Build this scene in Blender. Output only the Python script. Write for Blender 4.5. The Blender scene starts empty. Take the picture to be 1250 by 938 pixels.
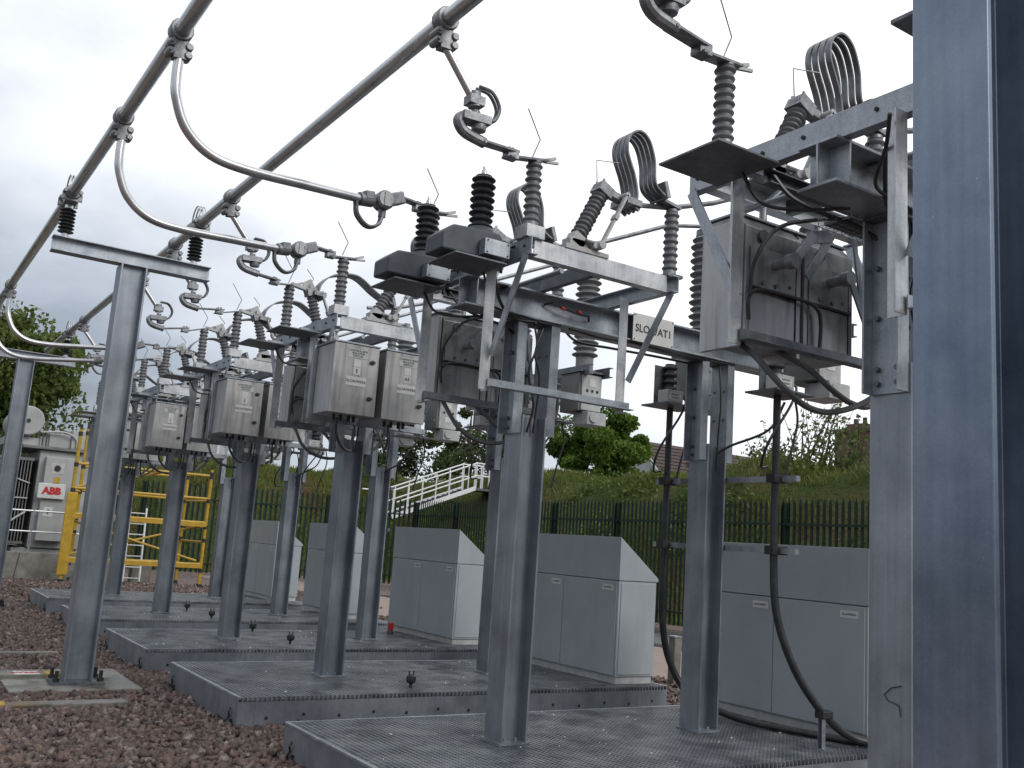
import bpy, math, random
import numpy as np
from mathutils import Vector, Matrix
random.seed(7); rng = np.random.default_rng(7)
scene = bpy.context.scene
col = scene.collection
PI = math.pi

# ------------------------------------------------------------------ mesh builder
class MB:
    def __init__(s): s.v=[]; s.f=[]
    def add(s, vs, fs):
        o=len(s.v); s.v.extend([tuple(p) for p in vs]); s.f.extend([tuple(i+o for i in f) for f in fs]); return s
    def box(s,x0,x1,y0,y1,z0,z1):
        return s.add([(x0,y0,z0),(x1,y0,z0),(x1,y1,z0),(x0,y1,z0),(x0,y0,z1),(x1,y0,z1),(x1,y1,z1),(x0,y1,z1)],
                     [(3,2,1,0),(4,5,6,7),(0,1,5,4),(1,2,6,5),(2,3,7,6),(3,0,4,7)])
    def frame(s,p,q,up):
        p=Vector(p); q=Vector(q); d=(q-p).normalized(); up=Vector(up)
        if abs(d.dot(up.normalized()))>.98: up=Vector((0,1,0)) if abs(d.y)<.9 else Vector((1,0,0))
        a=d.cross(up).normalized(); b=a.cross(d).normalized()
        return p,q,a,b
    def prof(s,p,q,poly,up=(0,0,1)):
        """extrude a 2-D outline (a sideways, b along up) from p to q"""
        p,q,a,b=s.frame(p,q,up); n=len(poly)
        vs=[p+a*u+b*w for u,w in poly]+[q+a*u+b*w for u,w in poly]
        fs=[(i,(i+1)%n,n+(i+1)%n,n+i) for i in range(n)]+[tuple(range(n-1,-1,-1)),tuple(range(n,2*n))]
        return s.add(vs,fs)
    def bar(s,p,q,w,h,up=(0,0,1)):
        return s.prof(p,q,[(-w/2,-h/2),(w/2,-h/2),(w/2,h/2),(-w/2,h/2)],up)
    def tube(s,pts,r,n=10,cap=True):
        pts=[Vector(p) for p in pts]; m=len(pts)
        rs=r if isinstance(r,(list,tuple)) else [r]*m
        t0=(pts[1]-pts[0]).normalized()
        a=t0.orthogonal().normalized(); vs=[]; prev=t0
        for i,p in enumerate(pts):
            if i==0: t=t0
            elif i==m-1: t=(pts[i]-pts[i-1]).normalized()
            else: t=((pts[i+1]-pts[i]).normalized()+(pts[i]-pts[i-1]).normalized()).normalized()
            a=(prev.rotation_difference(t)@a); a=(a-t*a.dot(t)).normalized(); b=t.cross(a); prev=t
            for k in range(n):
                an=2*PI*k/n; vs.append(p+(a*math.cos(an)+b*math.sin(an))*rs[i])
        fs=[(i*n+k,i*n+(k+1)%n,(i+1)*n+(k+1)%n,(i+1)*n+k) for i in range(m-1) for k in range(n)]
        if cap: fs+= [tuple(range(n-1,-1,-1)),tuple(range((m-1)*n,m*n))]
        return s.add(vs,fs)
    def lathe(s,o,axis,profile,n=16):
        o=Vector(o); ax=Vector(axis).normalized(); a=ax.orthogonal().normalized(); b=ax.cross(a); vs=[]
        for r,t in profile:
            for k in range(n):
                an=2*PI*k/n; vs.append(o+ax*t+(a*math.cos(an)+b*math.sin(an))*r)
        m=len(profile)
        fs=[(i*n+k,i*n+(k+1)%n,(i+1)*n+(k+1)%n,(i+1)*n+k) for i in range(m-1) for k in range(n)]
        fs+=[tuple(range(n-1,-1,-1)),tuple(range((m-1)*n,m*n))]
        return s.add(vs,fs)
    def cyl(s,p,q,r,n=14):
        p=Vector(p); q=Vector(q); return s.lathe(p,q-p,[(r,0),(r,(q-p).length)],n)
    def mesh(s,name,mat,o=(0,0,0),bevel=0,smooth=True,ang=38):
        me=bpy.data.meshes.new(name); ov=Vector(o)
        me.from_pydata([Vector(v)-ov for v in s.v],[],s.f); me.materials.append(mat)
        import bmesh
        bm=bmesh.new(); bm.from_mesh(me); bmesh.ops.recalc_face_normals(bm,faces=bm.faces); bm.to_mesh(me); bm.free()
        if smooth:
            me.polygons.foreach_set('use_smooth',[True]*len(me.polygons)); me.set_sharp_from_angle(angle=math.radians(ang))
        return me

def Hp(b,h,tf,tw):   # flanges perpendicular to 'up' axis; b = flange width (a), h = depth (up)
    B=b/2;H=h/2;w=tw/2
    return [(-B,-H),(B,-H),(B,-H+tf),(w,-H+tf),(w,H-tf),(B,H-tf),(B,H),(-B,H),(-B,H-tf),(-w,H-tf),(-w,-H+tf),(-B,-H+tf)]
def Cp(b,h,t,sx=1):  # channel, web on one side
    H=h/2; p=[(0,-H),(b,-H),(b,-H+t),(t,-H+t),(t,H-t),(b,H-t),(b,H),(0,H)]
    return p if sx>0 else [(-x,y) for x,y in p][::-1]
def Lp(a,b,t,sx=1,sy=1):
    p=[(0,0),(a,0),(a,t),(t,t),(t,b),(0,b)]
    p=[(x*sx,y*sy) for x,y in p]
    return p if sx*sy>0 else p[::-1]

def tag(o,label=None,cat=None,group=None,kind=None):
    if label: o['label']=label
    if cat: o['category']=cat
    if group: o['group']=group
    if kind: o['kind']=kind
    return o
def thing(name,label,cat,loc=(0,0,0),group=None):
    o=bpy.data.objects.new(name,None); o.empty_display_size=.1; col.objects.link(o); o.location=loc
    return tag(o,label,cat,group)
def top(o):
    while o.parent: o=o.parent
    return o
def part(mb,name,mat,parent,bevel=0,label=None,kind=None,ang=38,smooth=True):
    r=top(parent)
    o=bpy.data.objects.new(name,mb.mesh(name,mat,r.location,ang=ang,smooth=smooth)); col.objects.link(o); o.parent=parent
    if bevel:
        m=o.modifiers.new('bevel','BEVEL'); m.width=bevel; m.segments=2; m.limit_method='ANGLE'; m.angle_limit=.6; m.harden_normals=True
    if label: o['label']=label
    if kind: o['kind']=kind
    return o
def solo(mb,name,mat,label,cat,loc=(0,0,0),group=None,kind=None,bevel=0,ang=38,smooth=True):
    o=bpy.data.objects.new(name,mb.mesh(name,mat,loc,ang=ang,smooth=smooth)); col.objects.link(o); o.location=loc
    if bevel:
        m=o.modifiers.new('bevel','BEVEL'); m.width=bevel; m.segments=2; m.limit_method='ANGLE'; m.angle_limit=.6
    return tag(o,label,cat,group,kind)
def dup(root,d,label=None):
    r=root.copy(); col.objects.link(r); r.location=Vector(root.location)+Vector(d)
    if label: r['label']=label
    for ch in root.children:
        c=ch.copy(); col.objects.link(c); c.parent=r
        for g in ch.children:
            e=g.copy(); col.objects.link(e); e.parent=c
    return r
def text_part(s,size,mat,parent,p,xdir,zdir,name='lettering',depth=.0015,bold=0.0):
    cu=bpy.data.curves.new(name,'FONT'); cu.body=s; cu.size=size; cu.align_x='CENTER'; cu.align_y='CENTER'; cu.extrude=depth; cu.resolution_u=3; cu.offset=bold
    t=bpy.data.objects.new(name,cu); col.objects.link(t)
    dg=bpy.context.evaluated_depsgraph_get(); me=bpy.data.meshes.new_from_object(t.evaluated_get(dg))
    bpy.data.objects.remove(t); bpy.data.curves.remove(cu)
    x=Vector(xdir).normalized(); z=Vector(zdir).normalized(); n=x.cross(z)
    M=Matrix((x,z,n)).transposed().to_4x4(); M.translation=Vector(p)-Vector(top(parent).location)
    me.transform(M); me.materials.clear(); me.materials.append(mat)
    o=bpy.data.objects.new(name,me); col.objects.link(o); o.parent=parent
    return o

# ------------------------------------------------------------------ materials
def mat(name,c1,c2=None,rough=.5,metal=0.,scale=6.,detail=5.,bump=0.,bscale=40.,rvar=0.,lo=.35,hi=.65,streak=None,spec=.5,stretch=None,rnd=0.,speck=None,spangle=0.):
    m=bpy.data.materials.new(name); m.use_nodes=True; nt=m.node_tree; N=nt.nodes; L=nt.links
    b=N['Principled BSDF']; b.inputs['Roughness'].default_value=rough; b.inputs['Metallic'].default_value=metal
    b.inputs['Specular IOR Level'].default_value=spec
    b.inputs['Base Color'].default_value=(*c1,1)
    tc=N.new('ShaderNodeTexCoord'); oi=N.new('ShaderNodeObjectInfo')
    ad=N.new('ShaderNodeVectorMath'); ad.operation='MULTIPLY_ADD'; ad.inputs[1].default_value=(7.3,5.1,3.7)
    cb=N.new('ShaderNodeCombineXYZ')
    for i in range(3): L.new(oi.outputs['Random'],cb.inputs[i])
    L.new(cb.outputs[0],ad.inputs[0]); L.new(tc.outputs['Object'],ad.inputs[2])
    vec=ad.outputs[0]
    if c2 is not None:
        mp=N.new('ShaderNodeMapping'); L.new(vec,mp.inputs[0])
        if stretch: mp.inputs['Scale'].default_value=stretch
        n=N.new('ShaderNodeTexNoise'); n.inputs['Scale'].default_value=scale; n.inputs['Detail'].default_value=detail; n.inputs['Roughness'].default_value=.62
        L.new(mp.outputs[0],n.inputs['Vector'])
        r=N.new('ShaderNodeValToRGB'); r.color_ramp.elements[0].position=lo; r.color_ramp.elements[1].position=hi
        r.color_ramp.elements[0].color=(*c1,1); r.color_ramp.elements[1].color=(*c2,1)
        L.new(n.outputs['Fac'],r.inputs[0]); out=r.outputs[0]
        if speck:
            v=N.new('ShaderNodeTexNoise'); v.inputs['Scale'].default_value=speck[1]; v.inputs['Detail'].default_value=3
            L.new(vec,v.inputs['Vector'])
            rr=N.new('ShaderNodeMapRange'); rr.inputs[1].default_value=speck[2]; rr.inputs[2].default_value=speck[2]+.06
            L.new(v.outputs['Fac'],rr.inputs[0])
            mx=N.new('ShaderNodeMix'); mx.data_type='RGBA'; mx.inputs[7].default_value=(*speck[0],1)
            L.new(rr.outputs[0],mx.inputs[0]); L.new(out,mx.inputs[6]); out=mx.outputs[2]
        if streak:
            mp2=N.new('ShaderNodeMapping'); mp2.inputs['Scale'].default_value=(streak[1],streak[1],streak[2]); L.new(vec,mp2.inputs[0])
            n2=N.new('ShaderNodeTexNoise'); n2.inputs['Scale'].default_value=1.; n2.inputs['Detail'].default_value=6; L.new(mp2.outputs[0],n2.inputs['Vector'])
            r2=N.new('ShaderNodeMapRange'); r2.inputs[1].default_value=.5; r2.inputs[2].default_value=.78; r2.inputs[4].default_value=streak[3]
            L.new(n2.outputs['Fac'],r2.inputs[0])
            mx=N.new('ShaderNodeMix'); mx.data_type='RGBA'; mx.inputs[7].default_value=(*streak[0],1)
            L.new(r2.outputs[0],mx.inputs[0]); L.new(out,mx.inputs[6]); out=mx.outputs[2]
        if spangle:
            vo=N.new('ShaderNodeTexVoronoi'); vo.inputs['Scale'].default_value=150; L.new(vec,vo.inputs['Vector'])
            sp_=N.new('ShaderNodeSeparateColor'); L.new(vo.outputs['Color'],sp_.inputs[0])
            mr=N.new('ShaderNodeMapRange'); mr.inputs[3].default_value=1-spangle; mr.inputs[4].default_value=1+spangle; L.new(sp_.outputs[0],mr.inputs[0])
            hv=N.new('ShaderNodeHueSaturation'); L.new(mr.outputs[0],hv.inputs['Value']); L.new(out,hv.inputs['Color']); out=hv.outputs[0]
            vl=N.new('ShaderNodeTexNoise'); vl.inputs['Scale'].default_value=1.; vl.inputs['Detail'].default_value=8
            mp3=N.new('ShaderNodeMapping'); mp3.inputs['Scale'].default_value=(38,38,1.1); L.new(vec,mp3.inputs[0]); L.new(mp3.outputs[0],vl.inputs['Vector'])
            mr2=N.new('ShaderNodeMapRange'); mr2.inputs[1].default_value=.35; mr2.inputs[2].default_value=.7; mr2.inputs[3].default_value=.92; mr2.inputs[4].default_value=1.07; L.new(vl.outputs['Fac'],mr2.inputs[0])
            hv2=N.new('ShaderNodeHueSaturation'); L.new(mr2.outputs[0],hv2.inputs['Value']); L.new(out,hv2.inputs['Color']); out=hv2.outputs[0]
        if rnd:
            hv=N.new('ShaderNodeHueSaturation'); mr=N.new('ShaderNodeMapRange'); mr.inputs[3].default_value=1-rnd; mr.inputs[4].default_value=1+rnd
            L.new(oi.outputs['Random'],mr.inputs[0]); L.new(mr.outputs[0],hv.inputs['Value']); L.new(out,hv.inputs['Color']); out=hv.outputs[0]
        L.new(out,b.inputs['Base Color'])
        if rvar:
            mr=N.new('ShaderNodeMapRange'); mr.inputs[3].default_value=rough-rvar; mr.inputs[4].default_value=rough+rvar
            mr.inputs[1].default_value=.3; mr.inputs[2].default_value=.7
            L.new(n.outputs['Fac'],mr.inputs[0]); L.new(mr.outputs[0],b.inputs['Roughness'])
    if bump:
        nb=N.new('ShaderNodeTexNoise'); nb.inputs['Scale'].default_value=bscale; nb.inputs['Detail'].default_value=4; L.new(vec,nb.inputs['Vector'])
        bp=N.new('ShaderNodeBump'); bp.inputs['Strength'].default_value=bump; bp.inputs['Distance'].default_value=.01
        L.new(nb.outputs['Fac'],bp.inputs['Height']); L.new(bp.outputs[0],b.inputs['Normal'])
    return m
M={}
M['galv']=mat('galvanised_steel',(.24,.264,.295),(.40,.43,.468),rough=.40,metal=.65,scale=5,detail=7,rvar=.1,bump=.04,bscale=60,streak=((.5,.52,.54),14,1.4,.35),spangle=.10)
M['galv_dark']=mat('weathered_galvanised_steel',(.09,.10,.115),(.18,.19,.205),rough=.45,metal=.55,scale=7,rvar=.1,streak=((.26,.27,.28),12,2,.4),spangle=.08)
M['galv_post']=mat('galvanised_column_steel',(.165,.186,.216),(.33,.357,.395),rough=.40,metal=.62,scale=2.1,detail=12,rvar=.09,bump=.03,bscale=140,lo=.3,hi=.72,streak=((.42,.46,.51),9,.8,.35),speck=((.42,.45,.48),60,.745),spangle=.05)
M['galv_big']=mat('galvanised_gantry_steel',(.13,.17,.225),(.27,.315,.385),rough=.36,metal=.66,scale=2.6,detail=12,rvar=.1,bump=.03,bscale=160,lo=.3,hi=.75,streak=((.36,.40,.46),4,.5,.18),speck=((.4,.43,.46),70,.75),spangle=.04)
M['inox']=mat('stainless_cabinet',(.36,.36,.36),(.48,.48,.475),rough=.4,metal=.5,scale=3,rvar=.08,streak=((.15,.14,.13),22,1.2,.8))
M['inox_back']=mat('weathered_cabinet_back',(.23,.235,.245),(.38,.39,.40),rough=.36,metal=.65,scale=3.5,rvar=.1,streak=((.09,.088,.088),14,1.4,.75),speck=((.3,.3,.3),30,.7))
M['alu']=mat('aluminium_tube',(.48,.485,.49),(.60,.605,.61),rough=.30,metal=.9,scale=5,rvar=.08)
M['alu_dark']=mat('weathered_cast_clamp',(.15,.155,.165),(.28,.285,.295),rough=.45,metal=.6,scale=14,bump=.2,bscale=60)
M['insul']=mat('grey_polymer_insulator',(.10,.105,.112),(.15,.155,.162),rough=.45,scale=9,spec=.5)
M['insul_light']=mat('pale_grey_insulator',(.15,.155,.16),(.20,.205,.21),rough=.5,scale=9)
M['insul_dark']=mat('dark_polymer_insulator',(.018,.02,.024),(.035,.037,.042),rough=.5,scale=9)
M['resin']=mat('dark_cast_resin',(.03,.037,.048),(.055,.065,.08),rough=.5,scale=8)
M['black']=mat('black_rubber',(.012,.012,.014),(.024,.024,.027),rough=.5,scale=20)
M['cable']=mat('black_cable_sheath',(.012,.013,.015),(.03,.031,.034),rough=.38,scale=12)
M['conduit']=mat('grey_conduit',(.05,.055,.06),(.08,.085,.09),rough=.5,scale=12)
M['strip']=mat('braided_strip',(.11,.115,.122),(.21,.215,.225),rough=.4,metal=.65,scale=12)
M['paint']=mat('grey_painted_cubicle',(.30,.335,.355),(.34,.375,.395),rough=.36,scale=2,streak=((.24,.265,.28),5,.6,.4),bump=.02,bscale=120)
M['white']=mat('white_plate',(.52,.53,.51),(.60,.61,.59),rough=.5,scale=6,streak=((.4,.4,.38),10,1,.4))
M['label']=mat('pale_label',(.42,.43,.42),(.5,.51,.5),rough=.5,scale=20)
M['lightgrey']=mat('pale_grey_box_paint',(.36,.365,.36),(.46,.465,.46),rough=.5,scale=8,streak=((.25,.24,.22),12,2,.5))
M['ink']=mat('black_ink',(.015,.015,.016),rough=.6)
M['redink']=mat('red_ink',(.45,.02,.03),rough=.5)
M['red']=mat('red_plastic',(.40,.015,.02),(.5,.03,.03),rough=.4,scale=20)
M['grating']=mat('grating_steel',(.17,.185,.20),(.34,.355,.37),rough=.42,metal=.55,scale=4,rvar=.1,speck=((.62,.63,.63),26,.70))
M['skirt']=mat('platform_skirt',(.17,.19,.212),(.27,.295,.32),rough=.45,metal=.5,scale=3,detail=8,streak=((.36,.38,.39),4,1.4,.4),spangle=.1)
M['concrete']=mat('concrete',(.13,.125,.11),(.24,.23,.20),rough=.9,scale=4,bump=.3,bscale=30,streak=((.07,.065,.05),5,1.5,.5))
M['wetconc']=mat('wet_concrete_slab',(.085,.08,.065),(.20,.195,.175),rough=.3,scale=2.2,detail=3,rvar=.2,lo=.42,hi=.58,speck=((.14,.095,.03),1.6,.6))
M['yellow']=mat('yellow_grp',(.34,.205,.01),(.45,.28,.015),rough=.5,scale=6,streak=((.25,.16,.02),10,2,.4))
M['trafo']=mat('transformer_paint',(.29,.30,.295),(.36,.37,.365),rough=.5,scale=2,streak=((.2,.2,.19),6,.8,.45))
M['trafo_dark']=mat('radiator_paint',(.10,.105,.10),(.16,.165,.16),rough=.55,scale=4)
M['fence']=mat('dark_green_fence',(.005,.016,.011),(.010,.026,.018),rough=.5,scale=6,spec=.3)
M['rail_white']=mat('white_handrail',(.62,.62,.62),(.72,.72,.72),rough=.5,scale=8)
M['bark']=mat('bark',(.045,.035,.025),(.09,.07,.05),rough=.9,scale=20,bump=.5,bscale=30)
M['tile']=mat('roof_tile',(.045,.03,.03),(.08,.055,.05),rough=.8,scale=8)
M['brick']=mat('house_brick',(.10,.055,.045),(.17,.095,.075),rough=.9,scale=14)
M['render']=mat('pale_render',(.38,.39,.4),(.45,.46,.46),rough=.8,scale=3)
M['pave']=mat('pinkish_path',(.23,.178,.152),(.27,.205,.175),rough=.9,scale=3,bump=.2,bscale=50)
def leafmat(name,c1,c2,scale=.9):
    m=mat(name,c1,c2,rough=.55,scale=scale,detail=6,spec=.25)
    b=m.node_tree.nodes['Principled BSDF']
    nt=m.node_tree; tl=nt.nodes.new('ShaderNodeBsdfTranslucent'); mx=nt.nodes.new('ShaderNodeMixShader'); mx.inputs[0].default_value=.38
    nt.links.new(b.inputs['Base Color'].links[0].from_socket,tl.inputs['Color']); nt.links.new(b.outputs[0],mx.inputs[1]); nt.links.new(tl.outputs[0],mx.inputs[2])
    nt.links.new(mx.outputs[0],nt.nodes['Material Output'].inputs['Surface'])
    return m
M['leaf']=leafmat('tree_leaves',(.06,.098,.022),(.16,.195,.05))
M['leaf_dark']=leafmat('dark_tree_leaves',(.03,.055,.016),(.08,.11,.035))
M['leaf_bright']=leafmat('bright_tree_leaves',(.06,.12,.015),(.16,.24,.04))
M['grassblade']=leafmat('grass_blades',(.065,.105,.02),(.19,.20,.055),scale=.35)
M['scrub']=leafmat('scrub_leaves',(.07,.11,.03),(.17,.2,.07))

# gravel material: world-position driven
def gravel_mat(name,stone=False):
    m=bpy.data.materials.new(name); m.use_nodes=True; nt=m.node_tree; N=nt.nodes; L=nt.links; b=N['Principled BSDF']
    b.inputs['Roughness'].default_value=.62; b.inputs['Specular IOR Level'].default_value=.4
    r=N.new('ShaderNodeValToRGB'); e=r.color_ramp.elements
    cs=[(0,(.045,.031,.028)),(.3,(.12,.08,.069)),(.55,(.18,.118,.099)),(.75,(.10,.08,.074)),(.9,(.20,.15,.125)),(1,(.27,.235,.21))]
    e[0].position=0; e[0].color=(*cs[0][1],1); e[1].position=1; e[1].color=(*cs[-1][1],1)
    for p,c in cs[1:-1]:
        k=e.new(p); k.color=(*c,1)
    if stone:
        g=N.new('ShaderNodeNewGeometry'); L.new(g.outputs['Random Per Island'],r.inputs[0])
        n=N.new('ShaderNodeTexNoise'); n.inputs['Scale'].default_value=60; n.inputs['Detail'].default_value=4
        tc=N.new('ShaderNodeTexCoord'); L.new(tc.outputs['Object'],n.inputs['Vector'])
        mx=N.new('ShaderNodeMix'); mx.data_type='RGBA'; mx.blend_type='MULTIPLY'; mx.inputs[0].default_value=.7
        L.new(r.outputs[0],mx.inputs[6]); L.new(n.outputs['Color'],mx.inputs[7])
        mr=N.new('ShaderNodeMapRange'); mr.inputs[1].default_value=.3; mr.inputs[2].default_value=.7; mr.inputs[3].default_value=.6; mr.inputs[4].default_value=1.15
        L.new(n.outputs['Fac'],mr.inputs[0]); cb=N.new('ShaderNodeCombineXYZ')
        for i in range(3): L.new(mr.outputs[0],cb.inputs[i])
        L.new(cb.outputs[0],mx.inputs[7]); L.new(mx.outputs[2],b.inputs['Base Color'])
    else:
        tc=N.new('ShaderNodeTexCoord'); v=N.new('ShaderNodeTexVoronoi'); v.inputs['Scale'].default_value=22; v.inputs['Randomness'].default_value=1
        L.new(tc.outputs['Object'],v.inputs['Vector'])
        sp=N.new('ShaderNodeSeparateColor'); L.new(v.outputs['Color'],sp.inputs[0]); L.new(sp.outputs[0],r.inputs[0])
        L.new(r.outputs[0],b.inputs['Base Color'])
        bp=N.new('ShaderNodeBump'); bp.inputs['Strength'].default_value=1; bp.inputs['Distance'].default_value=.03; bp.invert=True
        L.new(v.outputs['Distance'],bp.inputs['Height']); L.new(bp.outputs[0],b.inputs['Normal'])
    return m
M['gravel']=gravel_mat('gravel_bed'); M['stone']=gravel_mat('gravel_stones',True)
# bank earth
def bank_mat():
    m=bpy.data.materials.new('bank_earth'); m.use_nodes=True; nt=m.node_tree; N=nt.nodes; L=nt.links; b=N['Principled BSDF']; b.inputs['Roughness'].default_value=.95; b.inputs['Specular IOR Level'].default_value=.1
    tc=N.new('ShaderNodeTexCoord')
    n=N.new('ShaderNodeTexNoise'); n.inputs['Scale'].default_value=.45; n.inputs['Detail'].default_value=8; n.inputs['Roughness'].default_value=.7
    L.new(tc.outputs['Object'],n.inputs['Vector'])
    r=N.new('ShaderNodeValToRGB'); e=r.color_ramp.elements
    e[0].position=.38; e[0].color=(.07,.043,.026,1); e[1].position=.56; e[1].color=(.045,.065,.018,1)
    k=e.new(.44); k.color=(.07,.066,.026,1)
    L.new(n.outputs['Fac'],r.inputs[0]); L.new(r.outputs[0],b.inputs['Base Color'])
    n2=N.new('ShaderNodeTexNoise'); n2.inputs['Scale'].default_value=6; n2.inputs['Detail'].default_value=6; L.new(tc.outputs['Object'],n2.inputs['Vector'])
    bp=N.new('ShaderNodeBump'); bp.inputs['Strength'].default_value=.9; bp.inputs['Distance'].default_value=.15; L.new(n2.outputs['Fac'],bp.inputs['Height']); L.new(bp.outputs[0],b.inputs['Normal'])
    return m
M['bank']=bank_mat()

# ------------------------------------------------------------------ camera
Wp,Hp_=1250.,938.; f=1180.; CAMZ=1.65
vd=Vector((-165-625,613-469,f)); vc=Vector((2400-625,790-469,f))
Y=vd.normalized(); X=(vc-Y*vc.dot(Y)).normalized(); Z=X.cross(Y)
if Z.y>0: Z=-Z
R=Matrix((X,Y,Z))                       # world = R @ cam(x right, y down, z forward)
cr=R@Vector((1,0,0)); cu_=R@Vector((0,-1,0)); cb_=R@Vector((0,0,-1))
cam=bpy.data.cameras.new('camera'); co=bpy.data.objects.new('camera',cam); col.objects.link(co); scene.camera=co
M4=Matrix((cr,cu_,cb_)).transposed().to_4x4(); M4.translation=(0,0,CAMZ); co.matrix_world=M4
cam.sensor_fit='HORIZONTAL'; cam.sensor_width=36; cam.lens=36*f/Wp; cam.clip_end=2000; cam.clip_start=.05
C0=Vector((0,0,CAMZ))
def ray(px,py): return R@Vector((px-625,py-469,f))
def onz(px,py,z):
    d=ray(px,py); return C0+d*((z-CAMZ)/d.z)
def onx(px,py,x):
    d=ray(px,py); return C0+d*(x/d.x)
def ony(px,py,y):
    d=ray(px,py); return C0+d*(y/d.y)

# ------------------------------------------------------------------ light and sky
SUN_AZ=(.30,-.954); SUN_EL=math.radians(36)
w=bpy.data.worlds.new('World'); scene.world=w; w.use_nodes=True; nt=w.node_tree; N=nt.nodes; L=nt.links
bg=N['Background']
sky=N.new('ShaderNodeTexSky'); sky.sky_type='NISHITA'; sky.sun_disc=False; sky.sun_elevation=SUN_EL
sky.sun_rotation=math.atan2(SUN_AZ[0],SUN_AZ[1])
tc=N.new('ShaderNodeTexCoord')
def vdot(vec):
    d=N.new('ShaderNodeVectorMath'); d.operation='DOT_PRODUCT'; d.inputs[1].default_value=vec; L.new(tc.outputs['Generated'],d.inputs[0]); return d.outputs['Value']
def mrange(a,f0,f1,t0,t1,smooth=True):
    m=N.new('ShaderNodeMapRange'); m.interpolation_type='SMOOTHSTEP' if smooth else 'LINEAR'
    for i,v in zip((1,2,3,4),(f0,f1,t0,t1)): m.inputs[i].default_value=v
    L.new(a,m.inputs[0]); return m.outputs[0]
def mth(op,a,b):
    m=N.new('ShaderNodeMath'); m.operation=op
    for i,v in enumerate((a,b)):
        if isinstance(v,(int,float)): m.inputs[i].default_value=v
        else: L.new(v,m.inputs[i])
    return m.outputs[0]
br=(ray(900,80)).normalized(); dk=ray(60,470).normalized()
bright=mrange(vdot(br),.50,.98,0,1)
dark=mrange(vdot(dk),.74,.985,0,1)
sepz=N.new('ShaderNodeSeparateXYZ'); L.new(tc.outputs['Generated'],sepz.inputs[0])
lowz=mrange(sepz.outputs[2],.0,.42,.36,0)
mp=N.new('ShaderNodeMapping'); mp.inputs['Scale'].default_value=(1,1,1.9); L.new(tc.outputs['Generated'],mp.inputs[0])
nz=N.new('ShaderNodeTexNoise'); nz.inputs['Scale'].default_value=2.6; nz.inputs['Detail'].default_value=7; nz.inputs['Roughness'].default_value=.52; L.new(mp.outputs[0],nz.inputs['Vector'])
cl=mrange(nz.outputs['Fac'],.3,.7,-.17,.17)
SKY_BASE=.70; SKY_BR=.55; SKY_DK=.36
val=mth('ADD',mth('ADD',SKY_BASE,mth('MULTIPLY',bright,SKY_BR)),cl)
val=mth('SUBTRACT',mth('SUBTRACT',val,lowz),mth('MULTIPLY',dark,SKY_DK))
# cloud tint: bluish where dim, neutral where bright
tint=N.new('ShaderNodeValToRGB'); e=tint.color_ramp.elements
e[0].position=.32; e[0].color=(.85,.96,1.13,1); e[1].position=1.05; e[1].color=(1,1,1.005,1)
L.new(val,tint.inputs[0])
sc=N.new('ShaderNodeVectorMath'); sc.operation='SCALE'; L.new(tint.outputs[0],sc.inputs[0]); L.new(val,sc.inputs['Scale'])
# veil of thin blue sky behind the cloud deck
s10=N.new('ShaderNodeVectorMath'); s10.operation='SCALE'; s10.inputs['Scale'].default_value=.08; L.new(sky.outputs[0],s10.inputs[0])
mx=N.new('ShaderNodeMix'); mx.data_type='RGBA'; mx.inputs[0].default_value=.93; L.new(s10.outputs[0],mx.inputs[6]); L.new(sc.outputs[0],mx.inputs[7])
s2=N.new('ShaderNodeVectorMath'); s2.operation='SCALE'; s2.inputs['Scale'].default_value=10.; L.new(mx.outputs[2],s2.inputs[0])
L.new(s2.outputs[0],bg.inputs['Color']); bg.inputs['Strength'].default_value=.1
sl=bpy.data.lights.new('sun','SUN'); sl.energy=1.25; sl.angle=math.radians(30); sl.color=(1,.97,.93)
so=bpy.data.objects.new('sun',sl); col.objects.link(so)
sd=Vector((SUN_AZ[0]*math.cos(SUN_EL),SUN_AZ[1]*math.cos(SUN_EL),math.sin(SUN_EL))); so.rotation_euler=sd.to_track_quat('Z','Y').to_euler()
vs=scene.view_settings; vs.view_transform='Standard'; vs.look='None'; vs.exposure=.42; vs.gamma=1; vs.use_curve_mapping=False
scene.render.resolution_x=1024; scene.render.resolution_y=768
scene.render.engine='CYCLES'

# ------------------------------------------------------------------ ground and bank
g=MB(); g.add([(-300,-300,0),(300,-300,0),(300,300,0),(-300,300,0)],[(0,1,2,3)])
go=solo(g,'ground',M['gravel'],None,None,kind='structure',smooth=False); go['label']='reddish brown gravel yard around the platforms'
def hill(x,y):
    s1=(x-17.2)/5.2; s2=(y-35.5)/5.5
    s=np.clip(np.maximum(s1,s2),-.2,1); s=np.where(s>0,s*s*(3-2*s),s*.5)
    n=.22*np.sin(x*.9+y*.37)+.16*np.sin(y*1.13-x*.4)+.1*np.sin(x*2.3+1.3*y)
    return -.05+s*4.35+n*np.clip(s,0,1)
xs=np.concatenate([np.linspace(-60,16,40),np.linspace(16.5,26,60),np.linspace(27,160,40)]); ys=np.concatenate([np.linspace(-60,10,30),np.linspace(11,34,60),np.linspace(34.5,46,40),np.linspace(48,200,40)])
GX,GY=np.meshgrid(xs,ys); GZ=hill(GX,GY); b=MB(); nx=len(xs)
b.v=[tuple(p) for p in np.stack([GX.ravel(),GY.ravel(),GZ.ravel()],1)]
for j in range(len(ys)-1):
    for i in range(nx-1):
        if max(GZ[j,i],GZ[j+1,i],GZ[j,i+1],GZ[j+1,i+1])>-.1: b.f.append((j*nx+i,j*nx+i+1,(j+1)*nx+i+1,(j+1)*nx+i))
bo=solo(b,'embankment',M['bank'],None,None,kind='structure'); bo['label']='grassy earth bank rising behind the green fence'
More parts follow.
